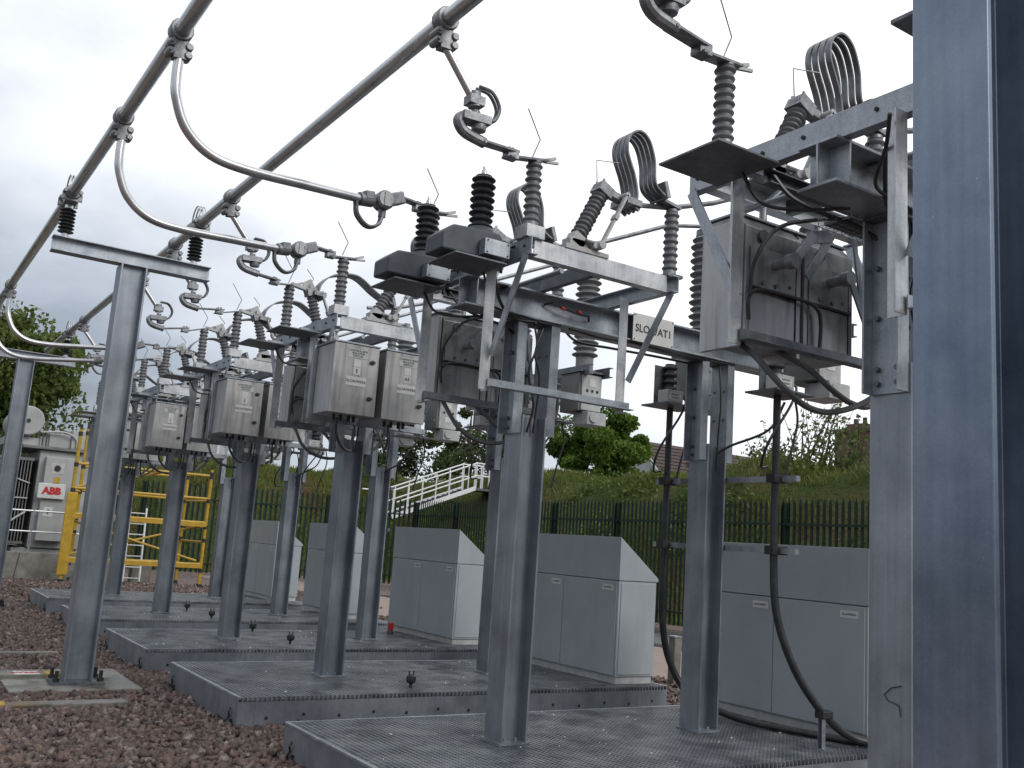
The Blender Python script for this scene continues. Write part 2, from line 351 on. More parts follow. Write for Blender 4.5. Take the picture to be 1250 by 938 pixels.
# fast numpy mesh
def np_mesh(name,V,F,mat_):
    me=bpy.data.meshes.new(name); n=len(V); k=F.shape[1]
    me.vertices.add(n); me.vertices.foreach_set('co',V.astype(np.float32).ravel())
    me.loops.add(F.size); me.loops.foreach_set('vertex_index',F.astype(np.int32).ravel())
    me.polygons.add(len(F)); me.polygons.foreach_set('loop_start',(np.arange(len(F))*k).astype(np.int32))
    me.update(calc_edges=True); me.validate(); me.materials.append(mat_); return me
# loose stones
ICO=[];t=(1+5**.5)/2
IV=np.array([(-1,t,0),(1,t,0),(-1,-t,0),(1,-t,0),(0,-1,t),(0,1,t),(0,-1,-t),(0,1,-t),(t,0,-1),(t,0,1),(-t,0,-1),(-t,0,1)])/1.9
BV=np.array([(-1,-1,-1),(1,-1,-1),(1,1,-1),(-1,1,-1),(-1,-1,1),(1,-1,1),(1,1,1),(-1,1,1)])*.62
BF=np.array([(0,2,1),(0,3,2),(4,5,6),(4,6,7),(0,1,5),(0,5,4),(1,2,6),(1,6,5),(2,3,7),(2,7,6),(3,0,4),(3,4,7)])
IF=np.array([(0,11,5),(0,5,1),(0,1,7),(0,7,10),(0,10,11),(1,5,9),(5,11,4),(11,10,2),(10,7,6),(7,1,8),(3,9,4),(3,4,2),(3,2,6),(3,6,8),(3,8,9),(4,9,5),(2,4,11),(6,2,10),(8,6,7),(9,8,1)])
def rocks(P,S):
    n=len(P); A=rng.normal(size=(n,3,3)); Q=np.linalg.qr(A)[0]
    base=(BV[None]*(1+rng.uniform(-.45,.4,(n,8,3))))*np.stack([rng.uniform(.8,1.5,n),rng.uniform(.65,1.1,n),rng.uniform(.4,.75,n)],1)[:,None,:]
    V=np.einsum('nij,nkj->nki',Q,base)*S[:,None,None]+P[:,None,:]
    F=(BF[None]+(np.arange(n)*8)[:,None,None]).reshape(-1,3)
    return V.reshape(-1,3),F
pts=[]
def scatter(n,x0,x1,y0,y1,s0,s1,bad=None):
    x=rng.uniform(x0,x1,n); y=rng.uniform(y0,y1,n); s=s0+(s1-s0)*rng.beta(1.6,2.6,n)*1.35
    k=np.ones(n,bool)
    if bad is not None: k=~bad(x,y)
    return np.stack([x,y,s*rng.uniform(.1,1.1,n)],1)[k],s[k]
PY=[2.79,6.0,9.2,12.38,15.75,19.25]     # bay centres along the yard
def onplat(x,y):
    k=np.zeros(len(x),bool)
    for yc in PY: k|=((x>2.79)&(x<7.57)&(y>yc-1.11)&(y<yc+1.04))
    k|=((x>1.33)&(x<2.5)&(y>10.0)&(y<11.35))
    k|=((x<2.25)&(y>9.22)&(y<9.42))|((x<2.25)&(y>12.7)&(y<12.86))|((x<1.9)&(y>10.72)&(y<10.98))
    k|=(x<.13*y-1.0)
    return k
a=scatter(30000,-.6,3.6,5.0,12.0,.022,.043,onplat); b2=scatter(24000,-.2,3.9,12.0,21,.024,.04,onplat); c2=scatter(9000,.5,10.5,21,27.2,.03,.045,onplat); d2=scatter(9000,7.5,9.4,3.5,22,.022,.038,onplat); e2=scatter(7000,2.5,7.6,6.9,21,.022,.036,onplat)
P=np.concatenate([q[0] for q in (a,b2,c2,d2,e2)]); S=np.concatenate([q[1] for q in (a,b2,c2,d2,e2)])
V,F=rocks(P,S)
st=bpy.data.objects.new('gravel_stones',np_mesh('gravel_stones',V,F,M['stone'])); col.objects.link(st); tag(st,'loose reddish brown gravel stones covering the yard','gravel',kind='stuff')
# grass and scrub on the bank
def blades(n,gen,h0,h1,wd,mat_,name,label):
    x,y,z=gen(n); n=len(x); h=rng.uniform(h0,h1,n); an=rng.uniform(0,2*PI,n); ln=rng.normal(0,.35,(n,2))*h[:,None]
    w=wd*rng.uniform(.6,1.4,n)
    b0=np.stack([x-np.cos(an)*w,y-np.sin(an)*w,z-.03],1); b1=np.stack([x+np.cos(an)*w,y+np.sin(an)*w,z-.03],1)
    t0=np.stack([x+ln[:,0],y+ln[:,1],z+h],1)
    V=np.stack([b0,b1,t0],1).reshape(-1,3); F=np.arange(3*n).reshape(n,3)
    o=bpy.data.objects.new(name,np_mesh(name,V,F,mat_)); col.objects.link(o); tag(o,label,'grass',kind='stuff')
def gen_bank(n):
    x=rng.uniform(17,27,n); y=rng.uniform(6,44,n); k=(np.sin(x*1.7+y*.6)+np.sin(y*1.1-x*.9)+rng.normal(0,.7,n)+np.where(x>21.3,(x-21)*.9,(19.6-x)*.9))>.25
    x=x[k];y=y[k]; x2=rng.uniform(2,20,n//3); y2=rng.uniform(35.5,44,n//3); x=np.concatenate([x,x2]); y=np.concatenate([y,y2])
    return x,y,hill(x,y)
blades(110000,gen_bank,.07,.26,.03,M['grassblade'],'bank_grass','rough green and brown grass covering the bank')

# ------------------------------------------------------------------ paved bits
def slabbox(x0,x1,y0,y1,z0,z1,mt,name,label,cat='slab',bev=.012):
    return solo(MB().box(x0,x1,y0,y1,z0,z1),name,mt,label,cat,((x0+x1)/2,(y0+y1)/2,0),bevel=bev)
p=MB(); p.add([(9.4,0,.006),(12.6,0,.006),(12.6,33,.006),(9.4,33,.006)],[(0,1,2,3)])
o=solo(p,'path',M['pave'],None,None,kind='structure',smooth=False); o['label']='pinkish path between cubicles and fence'
slabbox(1.33,2.5,10.0,11.35,-.1,.06,M['wetconc'],'foundation_slab','wet stained concrete slab under the near T shaped post')
k1=slabbox(-3,2.2,9.24,9.4,-.1,.07,M['wetconc'],'concrete_kerb','long low concrete kerb in front of the slab, yellow at its left end')
tr=thing('cable_trough_cover','narrow concrete trough cover with red lettering left of the T post','trough cover',(-.6,10.85,0))
part(MB().box(-3,1.86,10.74,10.96,-.1,.095),'cover',M['concrete'],tr,bevel=.01)
part(MB().box(1.74,1.862,10.735,10.965,.05,.099),'paint_band',M['yellow'],tr)
part(MB().box(1.46,1.69,10.742,10.958,.0955,.099),'name_plate',M['white'],tr)
text_part('W2B0',.1,M['redink'],tr,(1.575,10.85,.1005),(1,0,0),(0,1,0),bold=.004)
slabbox(-3,2.17,12.72,12.84,-.1,.06,M['concrete'],'kerb_strip','thin concrete strip in the gravel beyond the near T post','kerb')
slabbox(-3,1.85,16.2,16.45,-.1,.1,M['concrete'],'concrete_strip','pale concrete strip farther back in the gravel at the left edge','kerb')
yb=part(MB().box(.9,1.22,9.232,9.408,.02,.0745),'paint_band',M['yellow'],k1)

# ------------------------------------------------------------------ insulators
def shed_profile(z0,z1,rc,rs,n,alt=0.):
    pr=[(rc*1.05,z0)]; st_=(z1-z0)/n
    for i in range(n):
        zb=z0+i*st_; r=rs if (i%2==0 or not alt) else rs-alt
        pr+=[(rc,zb+st_*.12),(r*.96,zb+st_*.34),(r,zb+st_*.46),(r*.96,zb+st_*.55),(rc,zb+st_*.88)]
    pr+=[(rc*1.05,z1)]
    return pr
BAYN=['in the bay behind the huge column','in the white sign bay','in the third bay','in the fourth bay','in the fifth bay','in the farthest bay']

# ------------------------------------------------------------------ bay support frame (built at bay 1, y = 6.0)
YC=PY[1]
def Bv(v): return YC+v
PH=.27  # deck height
fr=thing('support_frame','galvanised steel frame on two columns carrying a white lettered sign','steel frame',(5.0,YC,PH),'steel support frames in the row')
XL=3.42; XR=4.75
def frame_parts(fr):
    for x in (4.055,5.955):
        po=part(MB().prof((x,YC,PH+.02),(x,YC,2.62),Hp(.222,.222,.0165,.011),(1,0,0)),'column',M['galv_post'],fr,bevel=.002)
        bp=MB().box(x-.13,x+.13,YC-.125,YC+.125,PH+.003,PH+.02)
        for sx in(-1,1):
            for sy in(-1,1): bp.cyl((x+sx*.045,YC+sy*.06,PH+.003),(x+sx*.045,YC+sy*.06,PH+.04),.012,8)
        part(bp,'base_plate',M['galv'],po)
        for s in (-1,1):
            c=MB(); xx=x+s*.1125
            c.prof((xx,YC,2.48),(xx,YC,3.335),Cp(.075,.19,.011,-1) if s<0 else Cp(.075,.19,.011,1),(0,1,0)) if False else None
            x0,x1=(xx-.011,xx) if s<0 else (xx,xx+.011)
            c.box(x0,x1,YC-.1,YC+.1,2.48,3.335)
            f0,f1=(xx-.08,xx-.011) if s<0 else (xx+.011,xx+.08)
            c.box(f0,f1,YC-.1,YC-.089,2.48,3.335); c.box(f0,f1,YC+.089,YC+.1,2.48,3.335)
            part(c,'head_channel',M['galv'],fr,bevel=.0015)
            bm=MB()
            for zz in (2.53,2.6,2.85,3.1):
                for vy in (-.055,.055): bm.cyl((xx-.03*(1 if s<0 else -1)*0,YC+vy,zz),(xx+s*.034,YC+vy,zz),.014,6)
            part(bm,'bolt_set',M['galv_dark'],fr)
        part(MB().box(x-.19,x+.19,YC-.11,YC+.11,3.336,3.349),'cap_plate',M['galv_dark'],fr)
    part(MB().prof((3.37,YC-.02,3.46),(6.98,YC-.02,3.46),Hp(.22,.22,.015,.011),(0,0,1)),'cross_beam',M['galv'],fr,bevel=.002)
    # top side beams (channels, web outward)
    part(MB().prof((XL,Bv(-.86),3.635),(XL,Bv(.86),3.635),Cp(.06,.125,.009,1),(0,0,1)),'side_beam',M['galv'],fr,bevel=.0015)
    part(MB().prof((XR+.0,Bv(.86),3.635),(XR+.0,Bv(-.86),3.635),Cp(.06,.125,.009,1),(0,0,1)),'side_beam',M['galv'],fr,bevel=.0015)
    for x in (4.02,):
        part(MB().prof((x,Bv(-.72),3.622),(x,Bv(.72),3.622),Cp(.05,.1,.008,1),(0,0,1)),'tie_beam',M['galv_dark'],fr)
    for v,s in ((-.8,1),(.8,-1)):
        part(MB().prof((XL+.065,Bv(v),3.637),(XR-.065,Bv(v),3.637),Cp(.075,.125,.008,s if s<0 else -1) if False else Cp(.075,.125,.008,(-1 if v<0 else 1)),(0,0,1)),'front_channel',M['lightgalv'],fr,bevel=.0015)
    # hangers, braces, rails
    for v in (-.45,.46):
        for x,dx in ((XL,1),(4.62,-1)):
            part(MB().prof((x,Bv(v),2.69),(x,Bv(v),3.571),Lp(.08,.09,.007,1,1),(0,1,0)),'hanger',M['lightgalv'],fr)
            sv=-1 if v<0 else 1
            xe=x if x<4 else XR-.05
            part(MB().prof((x+(-.012 if x<4 else .012),Bv(v+.02*sv),2.93),(xe+(-.012 if x<4 else .012),Bv(v+.37*sv),3.57),[(-.03,-.006),(.03,-.006),(.03,.006),(-.03,.006)],(1,0,0)),'brace',M['galv'],fr)
        r=MB().prof((XL-.02,Bv(v)-.01,2.71),(4.66,Bv(v)-.01,2.71),Lp(.065,.06,.006,1,1),(0,0,1))
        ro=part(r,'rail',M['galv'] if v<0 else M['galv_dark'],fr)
        h=MB()
        for i in range(9): h.cyl((XL+.06+i*.135,Bv(v)-.0125,2.742),(XL+.06+i*.135,Bv(v)-.008,2.742),.009,8)
        part(h,'bolt_set',M['ink'],ro)
    # instrument shelves left of the side beam
    for a,b_ in ((-.70,-.32),(.17,.57)):   # shelf tops at 3.519
        so_=part(MB().box(2.94,3.34,Bv(a),Bv(b_),3.508,3.519),'shelf',M['galv_dark'],fr,bevel=.001)
        part(MB().box(3.2,XL-.004,Bv((a+b_)/2)-.03,Bv((a+b_)/2)+.03,3.521,3.571),'shelf_bracket',M['galv'],so_)
    # stools below the fixed poles
    for v in (-.75,.68):
        part(MB().box(XL-.02,XL+.13,Bv(v)-.075,Bv(v)+.075,3.70,3.79),'stool',M['lightgalv'],fr,bevel=.003)
        part(MB().box(XR-.075,XR+.075,Bv(v)-.07,Bv(v)+.07,3.70,3.725),'stool',M['galv_dark'],fr,bevel=.002)
    # breaker beam on the right end
    for x in (6.36,6.64):
        part(MB().prof((x,Bv(-.95),3.625),(x,Bv(.95),3.625),Cp(.055,.11,.008,1),(0,0,1)),'breaker_beam',M['galv_dark'],fr)
    part(MB().tube([(3.74,Bv(-.78),3.535),(3.74,Bv(.8),3.535)],.018,10),'operating_shaft',M['galv'],fr)
    for x,v,z0 in ((3.86,.74,3.47),(4.32,.74,3.47)): part(MB().tube([(x,Bv(v),z0),(x,Bv(v),3.575)],.022,10),'operating_rod',M['lightgalv'],fr)
    for v in (-.7,.62):
        part(MB().bar((3.74,Bv(v),3.535),(3.92,Bv(v),3.70),.012,.045,(0,1,0)),'crank_arm',M['galv'],fr)
    part(MB().box(3.46,3.47,Bv(-.13),Bv(.09),3.366,3.554),'end_stiffener',M['galv'],fr); part(MB().box(5.02,5.03,Bv(-.13),Bv(.09),3.366,3.554),'end_stiffener',M['galv'],fr)
    part(MB().prof((3.46,Bv(.38),3.535),(4.66,Bv(.38),3.535),Cp(.05,.07,.006,1),(0,0,1)),'cable_channel',M['galv_dark'],fr)
    # bolts along the side beam
    bm=MB()
    for v in (-.78,-.6,-.3,.1,.35,.6,.8): bm.cyl((XL-.008,Bv(v),3.64),(XL+.012,Bv(v),3.64),.011,6)
    part(bm,'bolt_set',M['ink'],fr)
    # clamp arms for the power cables, on column two
    for z in (1.76,2.33):
        part(MB().box(6.075,6.12,Bv(-.12),Bv(.45),z-.02,z+.025),'clamp_arm',M['galv_dark'],fr)
M['lightgalv']=mat('bright_galvanised_steel',(.36,.375,.39),(.55,.56,.57),rough=.4,metal=.6,scale=6,rvar=.1,streak=((.62,.62,.62),12,2,.4),spangle=.08)
frame_parts(fr)
frames=[None]*6
frames[1]=fr
FL=['galvanised steel frame partly hidden behind the huge column',None,'galvanised steel frame just beyond the white sign, holding two labelled cabinets','galvanised steel frame fourth from the camera','galvanised steel frame fifth from the camera','galvanised steel frame at the far end of the row']
for i in (0,2,3,4,5): frames[i]=dup(fr,(0,PY[i]-YC,0),FL[i])
for z in (1.76,2.33):
    part(MB().box(6.075,6.12,Bv(-.86),Bv(-.122),z-.02,z+.025),'clamp_arm',M['galv'],fr); part(MB().box(6.075,6.12,Bv(.452),Bv(.78),z-.02,z+.025),'clamp_arm',M['galv'],fr)
    for v in (-.67,.6): part(MB().box(5.99,6.16,Bv(v)-.045,Bv(v)+.045,z-.032,z+.036),'cable_clamp',M['black'],fr)
for ch in list(frames[0].children):      # the nearest bay has only the far shelf
    if ch.name.split('.')[0]=='shelf' and min(v.co.y for v in ch.data.vertices)<-.2:
        for g_ in list(ch.children): bpy.data.objects.remove(g_)
        bpy.data.objects.remove(ch)
yq=PY[0]
part(MB().box(3.30,3.62,yq-.75,yq-.45,3.93,3.95),'stub_plate',M['galv_dark'],frames[0],bevel=.002)
part(MB().box(3.44,3.455,yq-.74,yq-.5,3.70,3.929),'stub_web',M['galv'],frames[0])
sq=MB(); sq.tube([onx(a_,b_,3.938) for a_,b_ in ((1100,838),(1088,840),(1079,848),(1084,856),(1094,860),(1098,864),(1099,876))],.0022,6); part(sq,'paint_scribble',M['ink'],frames[0])
# sign on bay 1's beam only, and the cross-braided wires
sg=part(MB().box(4.93,5.37,Bv(-.148),Bv(-.142),3.35,3.58),'sign_plate',M['white'],fr,bevel=.001)
text_part('SLOA/AT1',.088,M['ink'],sg,(5.15,Bv(-.1495),3.458),(1,0,0),(0,0,1),bold=.0008)
bm=MB()
for x in (4.945,5.355):
    for z in (3.365,3.565): bm.cyl((x,Bv(-.152),z),(x,Bv(-.146),z),.006,8)
part(bm,'screw',M['ink'],sg)
wb=MB(); wb.tube([(4.12,Bv(-.04),3.50),(4.16,Bv(-.09),3.515),(4.3,Bv(-.1),3.485),(4.42,Bv(-.1),3.47),(4.52,Bv(-.09),3.475),(4.56,Bv(-.04),3.45)],.009,8)
part(wb,'earth_lead',M['black'],fr)
rb=MB()
for x in (4.24,4.40): rb.tube([(x,Bv(-.1),3.492),(x+.035,Bv(-.1),3.483)],.0125,8)
part(rb,'red_sleeve',M['red'],fr)

# ------------------------------------------------------------------ grating platforms
pl=thing('grating_platform','steel grating platform under the column pair below the white sign','platform',(5.1,YC,0),'grating platforms along the row')
px0,px1,py0,py1=2.80,7.55,YC-1.1,YC+1.03
dk_=MB()
yy=py0+.03
while yy<py1-.02: dk_.box(px0+.02,px1-.02,yy-.0032,yy+.0032,PH-.035,PH); yy+=.036
xx=px0+.03
while xx<px1-.02: dk_.box(xx-.004,xx+.004,py0-.004,py1+.004,PH-.035,PH+.0015); xx+=.042
part(dk_,'grating',M['grating'],pl,smooth=False)
part(MB().box(px0+.01,px1-.01,py0+.01,py1-.01,.02,PH-.06),'shade_fill',M['black'],pl)  # added black box, its colour painting the shade seen through the grating holes
part(MB().box(px0-.035,px1+.03,py0-.035,py1+.03,-.05,.035),'concrete_footing',M['concrete'],pl,bevel=.008)
sk=MB().box(px0,px1,py0,py0+.008,.0,PH-.036); so1=part(sk,'front_skirt',M['skirt'],pl)
for i in range(14): part(MB().cyl((px0+.25+i*.33,py0-.004,.1+.02*(i%2)),(px0+.25+i*.33,py0+.004,.1+.02*(i%2)),.015,10),'bolt',M['ink'],so1)
so2=part(MB().box(px0-.001,px0+.007,py0+.008,py1-.008,0,PH-.012),'end_skirt',M['skirt'],pl)
part(MB().box(px0,px1,py1-.008,py1,0,PH-.012),'rear_skirt',M['skirt'],pl); part(MB().box(px1-.007,px1+.001,py0+.008,py1-.008,0,PH-.012),'end_skirt',M['skirt'],pl)
tr_=MB()
for q in ((px0-.006,px1+.006,py1-.022,py1+.006),(px0-.006,px0+.02,py0-.006,py1-.022),(px1-.02,px1+.006,py0-.006,py1-.022)): tr_.box(*q,PH-.012,PH+.004)
part(tr_,'edge_trim',M['galv'],pl)
hd=MB()
for v in (-.95,.85): hd.tube([(px0-.012,Bv(v),.17),(px0-.03,Bv(v-.015),.14),(px0-.012,Bv(v+.01),.1),(px0-.028,Bv(v+.03),.06)],.008,6); hd.box(px0-.02,px0-.002,Bv(v)-.05,Bv(v)-.02,.015,.085)
part(hd,'latch_handle',M['black'],so2)
PLN=['steel grating platform at the lower right, nearest and mostly hidden']
platn=[None,None,'steel grating platform second from the camera, with a black lug on it','steel grating platform third from the camera','steel grating platform fourth from the camera','steel grating platform farthest away, beside the yellow scaffold']
pl['label']='nearest steel grating platform, cut off by the bottom picture edge'
for i in (2,3,4,5): dup(pl,(0,PY[i]-YC,0),platn[i])
n=260; x_=rng.uniform(2.9,7.4,n); k_=rng.integers(1,6,n); y_=np.array(PY)[k_]+rng.uniform(-1.05,.98,n); z_=np.full(n,PH+.006); sz_=rng.uniform(.004,.016,n)
V,F=rocks(np.stack([x_,y_,z_],1),sz_)
lt=bpy.data.objects.new('deck_litter',np_mesh('deck_litter',V,F,M['white'])); col.objects.link(lt); tag(lt,'small pale flecks scattered on the grating decks','litter',kind='stuff')
# black lugs standing on the decks
lug=thing('lifting_lug','small black lug standing on the second grating platform','lug',(0,0,0),'black lugs on the decks')
lg=MB(); lg.lathe((0,0,0),(0,0,1),[(.015,0),(.015,.03),(.042,.045),(.05,.075),(.042,.105),(.012,.12)],12); part(lg,'knob',M['black'],lug)
ea=MB(); ea.bar((-.02,0,.10),(-.026,0,.15),.008,.014); ea.bar((.02,0,.10),(.026,0,.15),.008,.014); part(ea,'prong',M['black'],lug)
LUGS=[((501,839),'small black lug standing alone on the second grating platform'),((354,786),'larger looking black lug on the third platform, nearest of its cluster'),((308,771),'black lug on the third platform, beside the second column line'),((258,755),'black lug on the fourth platform near a column foot'),((228,745),'small black lug on the fourth platform, farthest of the lugs')]
for i,(q,lb) in enumerate(LUGS):
    P_=onz(*q,PH+.004)
    if i==0: lug.location=P_; lug['label']=lb
    else:
        r=dup(lug,(0,0,0),lb); r.location=P_

# ------------------------------------------------------------------ poles (fixed post insulators)
def pole(name,label,x,v,z0,z1,flag_bar=True):
    t=thing(name,label,'insulator',(x,Bv(v),z0),'fixed post insulators on the frames')
    part(MB().lathe((x,Bv(v),0),(0,0,1),shed_profile(z0+.03,z1-.02,.045,.06,9,.004),16),'shed_stack',M['insul'],t)
    c=MB().lathe((x,Bv(v),0),(0,0,1),[(.05,z0),(.05,z0+.035)],14); part(c,'foot',M['alu_dark'],t)
    part(MB().lathe((x,Bv(v),0),(0,0,1),[(.045,z1-.022),(.045,z1)],14),'cap',M['alu_dark'],t)
    return t
ZP=4.27
P1n=pole('post_insulator','x',3.475,-.75,3.79,ZP); P1f=pole('post_insulator','x',3.475,.68,3.79,ZP)
P3n=pole('post_insulator','x',XR,-.75,3.725,4.24); P3f=pole('post_insulator','x',XR,.68,3.725,4.24)
side=['camera side','far side']
for j,(a_,nm) in enumerate(((P1n,'left grey insulator, camera side,'),(P1f,'left grey insulator, far side,'),(P3n,'middle grey insulator, camera side,'),(P3f,'middle grey insulator, far side,'))):
    a_['label']=nm+' '+BAYN[1]
    for i in (0,2,3,4,5):
        if i==0 and j==0: dup(a_,(0,PY[i]-YC,0),nm+' '+BAYN[0]); continue
        dup(a_,(0,PY[i]-YC,0),nm+' '+BAYN[i])

# ------------------------------------------------------------------ tilting isolators
def smooth_path(pts,n=8):
    pts=[Vector(p) for p in pts]; out=[]
    P=[pts[0]*2-pts[1]]+pts+[pts[-1]*2-pts[-2]]
    for i in range(1,len(P)-2):
        for k in range(n):
            t=k/n; p0,p1,p2,p3=P[i-1],P[i],P[i+1],P[i+2]
            out.append(.5*((2*p1)+(-p0+p2)*t+(2*p0-5*p1+4*p2-p3)*t*t+(-p0+3*p1-3*p2+p3)*t**3))
    out.append(pts[-1]); return out
def ribbon(mb,pts,w,th):
    """flat strip, width along y"""
    n=len(pts); vs=[]
    for i,p in enumerate(pts):
        t=(pts[min(i+1,n-1)]-pts[max(i-1,0)]).normalized(); nn=t.cross(Vector((0,1,0))).normalized()
        for a,b_ in ((-1,-1),(1,-1),(1,1),(-1,1)): vs.append(p+Vector((0,a*w/2,0))+nn*(b_*th/2))
    fs=[(i*4+k,i*4+(k+1)%4,(i+1)*4+(k+1)%4,(i+1)*4+k) for i in range(n-1) for k in range(4)]+[(3,2,1,0),((n-1)*4,(n-1)*4+1,(n-1)*4+2,(n-1)*4+3)]
    mb.add(vs,fs)
def isolator(label,v,closed,yb=YC):
    y=yb+v
    t=thing('tilting_isolator',label,'isolator',(3.85,y,3.70),'tilting isolators on the frames')
    b0=Vector((3.86,y,3.78))
    ax=Vector((-.30 if closed else .5,0,1)).normalized(); topp=b0+ax*.5
    bb=MB().box(3.74,4.12,y-.06,y+.06,3.70,3.735); bb.box(3.78,3.94,y-.05,y+.05,3.735,3.79); bb.bar(b0-ax*.04,b0+ax*.05,.11,.1,(0,1,0)); bb.cyl((3.98,y-.09,3.76),(3.98,y+.09,3.76),.022)
    part(bb,'hinge_base',M['lightgrey'],t,bevel=.004)
    sp=MB()
    for k in (-.05,.0,.05): sp.cyl((3.90,y+k-.02,3.76+.02),(4.06,y+k-.02,3.80-.02),.016,8)
    part(sp,'spring',M['alu_dark'],t)
    part(MB().lathe(b0,ax,shed_profile(.05,.44,.047,.064,10,.004),16),'shed_stack',M['insul'],t)
    hd_=MB().bar(topp-ax*.06,topp+ax*.02,.12,.12,(0,1,0)); hd_.bar(topp+Vector((-.07,0,0)),topp+Vector((.16,0,-.04)),.07,.05)
    for k in (-.04,.04): hd_.cyl(topp+Vector((-.03,k,.0)),topp+Vector((-.03,k,.06)),.01,6)
    part(hd_,'head_clamp',M['alu_dark'],t,bevel=.003)
    e0=topp+Vector((.13,0,-.03)) if not closed else topp+Vector((.08,0,-.02))
    ar=MB(); a0=Vector((4.02,y-.085,3.77)); a1=e0+Vector((.02,-.085,0))
    ar.bar(a0,a1,.018,.04,(0,1,0)); ar.cyl(a0+Vector((0,-.03,0)),a0+Vector((0,.12,0)),.03); ar.bar(a0+(a1-a0)*.5,a0+(a1-a0)*.6,.03,.06,(0,1,0)); ar.cyl(a1+Vector((0,-.02,0)),a1+Vector((0,.1,0)),.02)
    part(ar,'push_rod',M['lightgrey'],t,bevel=.002)
    hr=MB().tube([topp+Vector((-.06,0,.02)),topp+Vector((-.075,0,.2)),topp+Vector((.09,-.05,.21))] if not closed else [topp+Vector((-.04,0,.02)),topp+Vector((.02,0,.14)),topp+Vector((-.08,-.04,.22))],.0045,6)
    part(hr,'arcing_horn',M['alu_dark'],t)
    if closed:
        bl=MB()
        for k in (-.03,-.01,.01,.03): bl.bar(topp+Vector((-.02,k,.0)),Vector((3.49,y+k*.8,ZP+.02)),.012,.035)
        bl.bar(topp+Vector((0,0,.01)),topp+Vector((-.06,0,.10)),.11,.02,(0,1,0))
        part(bl,'contact_fingers',M['lightgrey'],t)
        ctl=[(0.06,-.02),(.10,.10),(.24,.22),(.5,.26),(.75,.12),(.98,-.02)]
        pth=[topp+Vector((a_,0,b_)) for a_,b_ in ctl]; pth[-1]=Vector((XR-.05,y,4.27))
    else:
        p3=Vector((XR-.12,y,4.28)); s=topp+Vector((.2,0,-.05))
        pth=[s,s+Vector((.05,0,.03)),s+Vector((.02,0,.18)),s+Vector((-.06,0,.36)),s+Vector((-.045,0,.48)),s+Vector((.045,0,.545)),s+Vector((.14,0,.50)),s+Vector((.20,0,.36)),s+Vector((.225,0,.18)),p3]
    sm=smooth_path(pth,7)
    fx=MB()
    for k in (-.072,-.024,.024,.072):
        ribbon(fx,[q+Vector((0,k,0)) for q in sm],.036,.013)
    part(fx,'flexible_strips',M['strip'],t,ang=60)
    ce=MB(); q=sm[-1]
    ce.bar(q+Vector((-.04,0,.12)),q+Vector((.0,0,.0)),.2,.035,(1,0,.2)); ce.bar(q,Vector((XR+.05,y,4.252)),.1,.025)
    part(ce,'end_clamp',M['alu_dark'],t,bevel=.002); ce=MB()
    ce.bar(sm[0]+Vector((-.05,0,-.01)),sm[0]+Vector((.09,0,-.015)),.2,.05)
    for k in (-.072,-.024,.024,.072): ce.bar(sm[0]+Vector((.03,k,-.03)),sm[0]+Vector((.08,k,-.055)),.022,.03)
    part(ce,'start_clamp',M['alu_dark'],t,bevel=.002)
    return t
ST={0:(0,0),1:(0,0),2:(0,1),3:(1,1),4:(1,1),5:(1,1)}
io=isolator('x',-.75,False); ic=isolator('x',-.75,True)
used=set()
for i in range(6):
    for k,v in enumerate((-.75,.68)):
        c=ST[i][k]; src=ic if c else io
        lb=('closed' if c else 'open')+' tilting isolator, '+side[k]+', '+BAYN[i]
        d=(0,PY[i]+v-(YC-.75),0)
        if c not in used and d!=(0,0,0) and False: pass
        r=dup(src,d,lb)
for s in (io,ic):
    for ch in list(s.children): bpy.data.objects.remove(ch)
    bpy.data.objects.remove(s)

# ------------------------------------------------------------------ breaker poles
cbk=thing('breaker_pole','x','circuit breaker',(6.5,Bv(-.67),3.15),'breaker poles behind the cross beams')
x=6.5; y=Bv(-.67)
part(MB().lathe((x,y,0),(0,0,1),shed_profile(3.80,4.78,.10,.15,14,.014),20),'shed_stack',M['insul_light'],cbk)
part(MB().lathe((x,y,0),(0,0,1),[(.13,3.62),(.13,3.65),(.1,3.66),(.1,3.8)],18),'flange',M['insul_light'],cbk)
part(MB().lathe((x,y,0),(0,0,1),[(.1,4.78),(.1,4.84),(.05,4.85),(.05,4.9)],16),'cap',M['alu_dark'],cbk)
bx=part(MB().box(x-.17,x+.14,y-.15,y+.19,3.17,3.60),'mechanism_box',M['trafo_dark'],cbk,bevel=.006)
fp=part(MB().box(x-.14,x+.13,y-.17,y-.152,3.18,3.58),'front_plate',M['lightgrey'],cbk,bevel=.004)
bm=MB()
for k in (-.07,0,.07): bm.cyl((x+k,y-.175,3.40),(x+k,y-.168,3.40),.017,10)
part(bm,'indicator',M['ink'],fp)
part(MB().box(x-.045,x+.045,y-.174,y-.171,3.45,3.53).box(x-.05,x+.05,y-.174,y-.171,3.27,3.34),'label_plate',M['white'],fp)
part(MB().box(x-.19,x+.2,y-.2,y+.2,3.60,3.618),'top_plate',M['galv_dark'],cbk)
lo=MB().box(x-.1,x+.16,y-.24,y+.02,3.02,3.16); lo.cyl((x-.02,y-.26,3.1),(x-.02,y-.05,3.1),.06); lo.bar((x-.17,y-.1,3.3),(x-.02,y-.16,3.08),.02,.04)
part(lo,'drive_unit',M['lightgrey'],cbk,bevel=.006)
for i in range(6):
    for k,v in enumerate((-.67,.67)):
        lb='pale breaker pole with wide sheds, '+side[k]+', '+BAYN[i]
        d=(0,PY[i]-YC+(0 if k==0 else 1.34),0)
        if i==1 and k==0: cbk['label']=lb
        else: dup(cbk,d,lb)
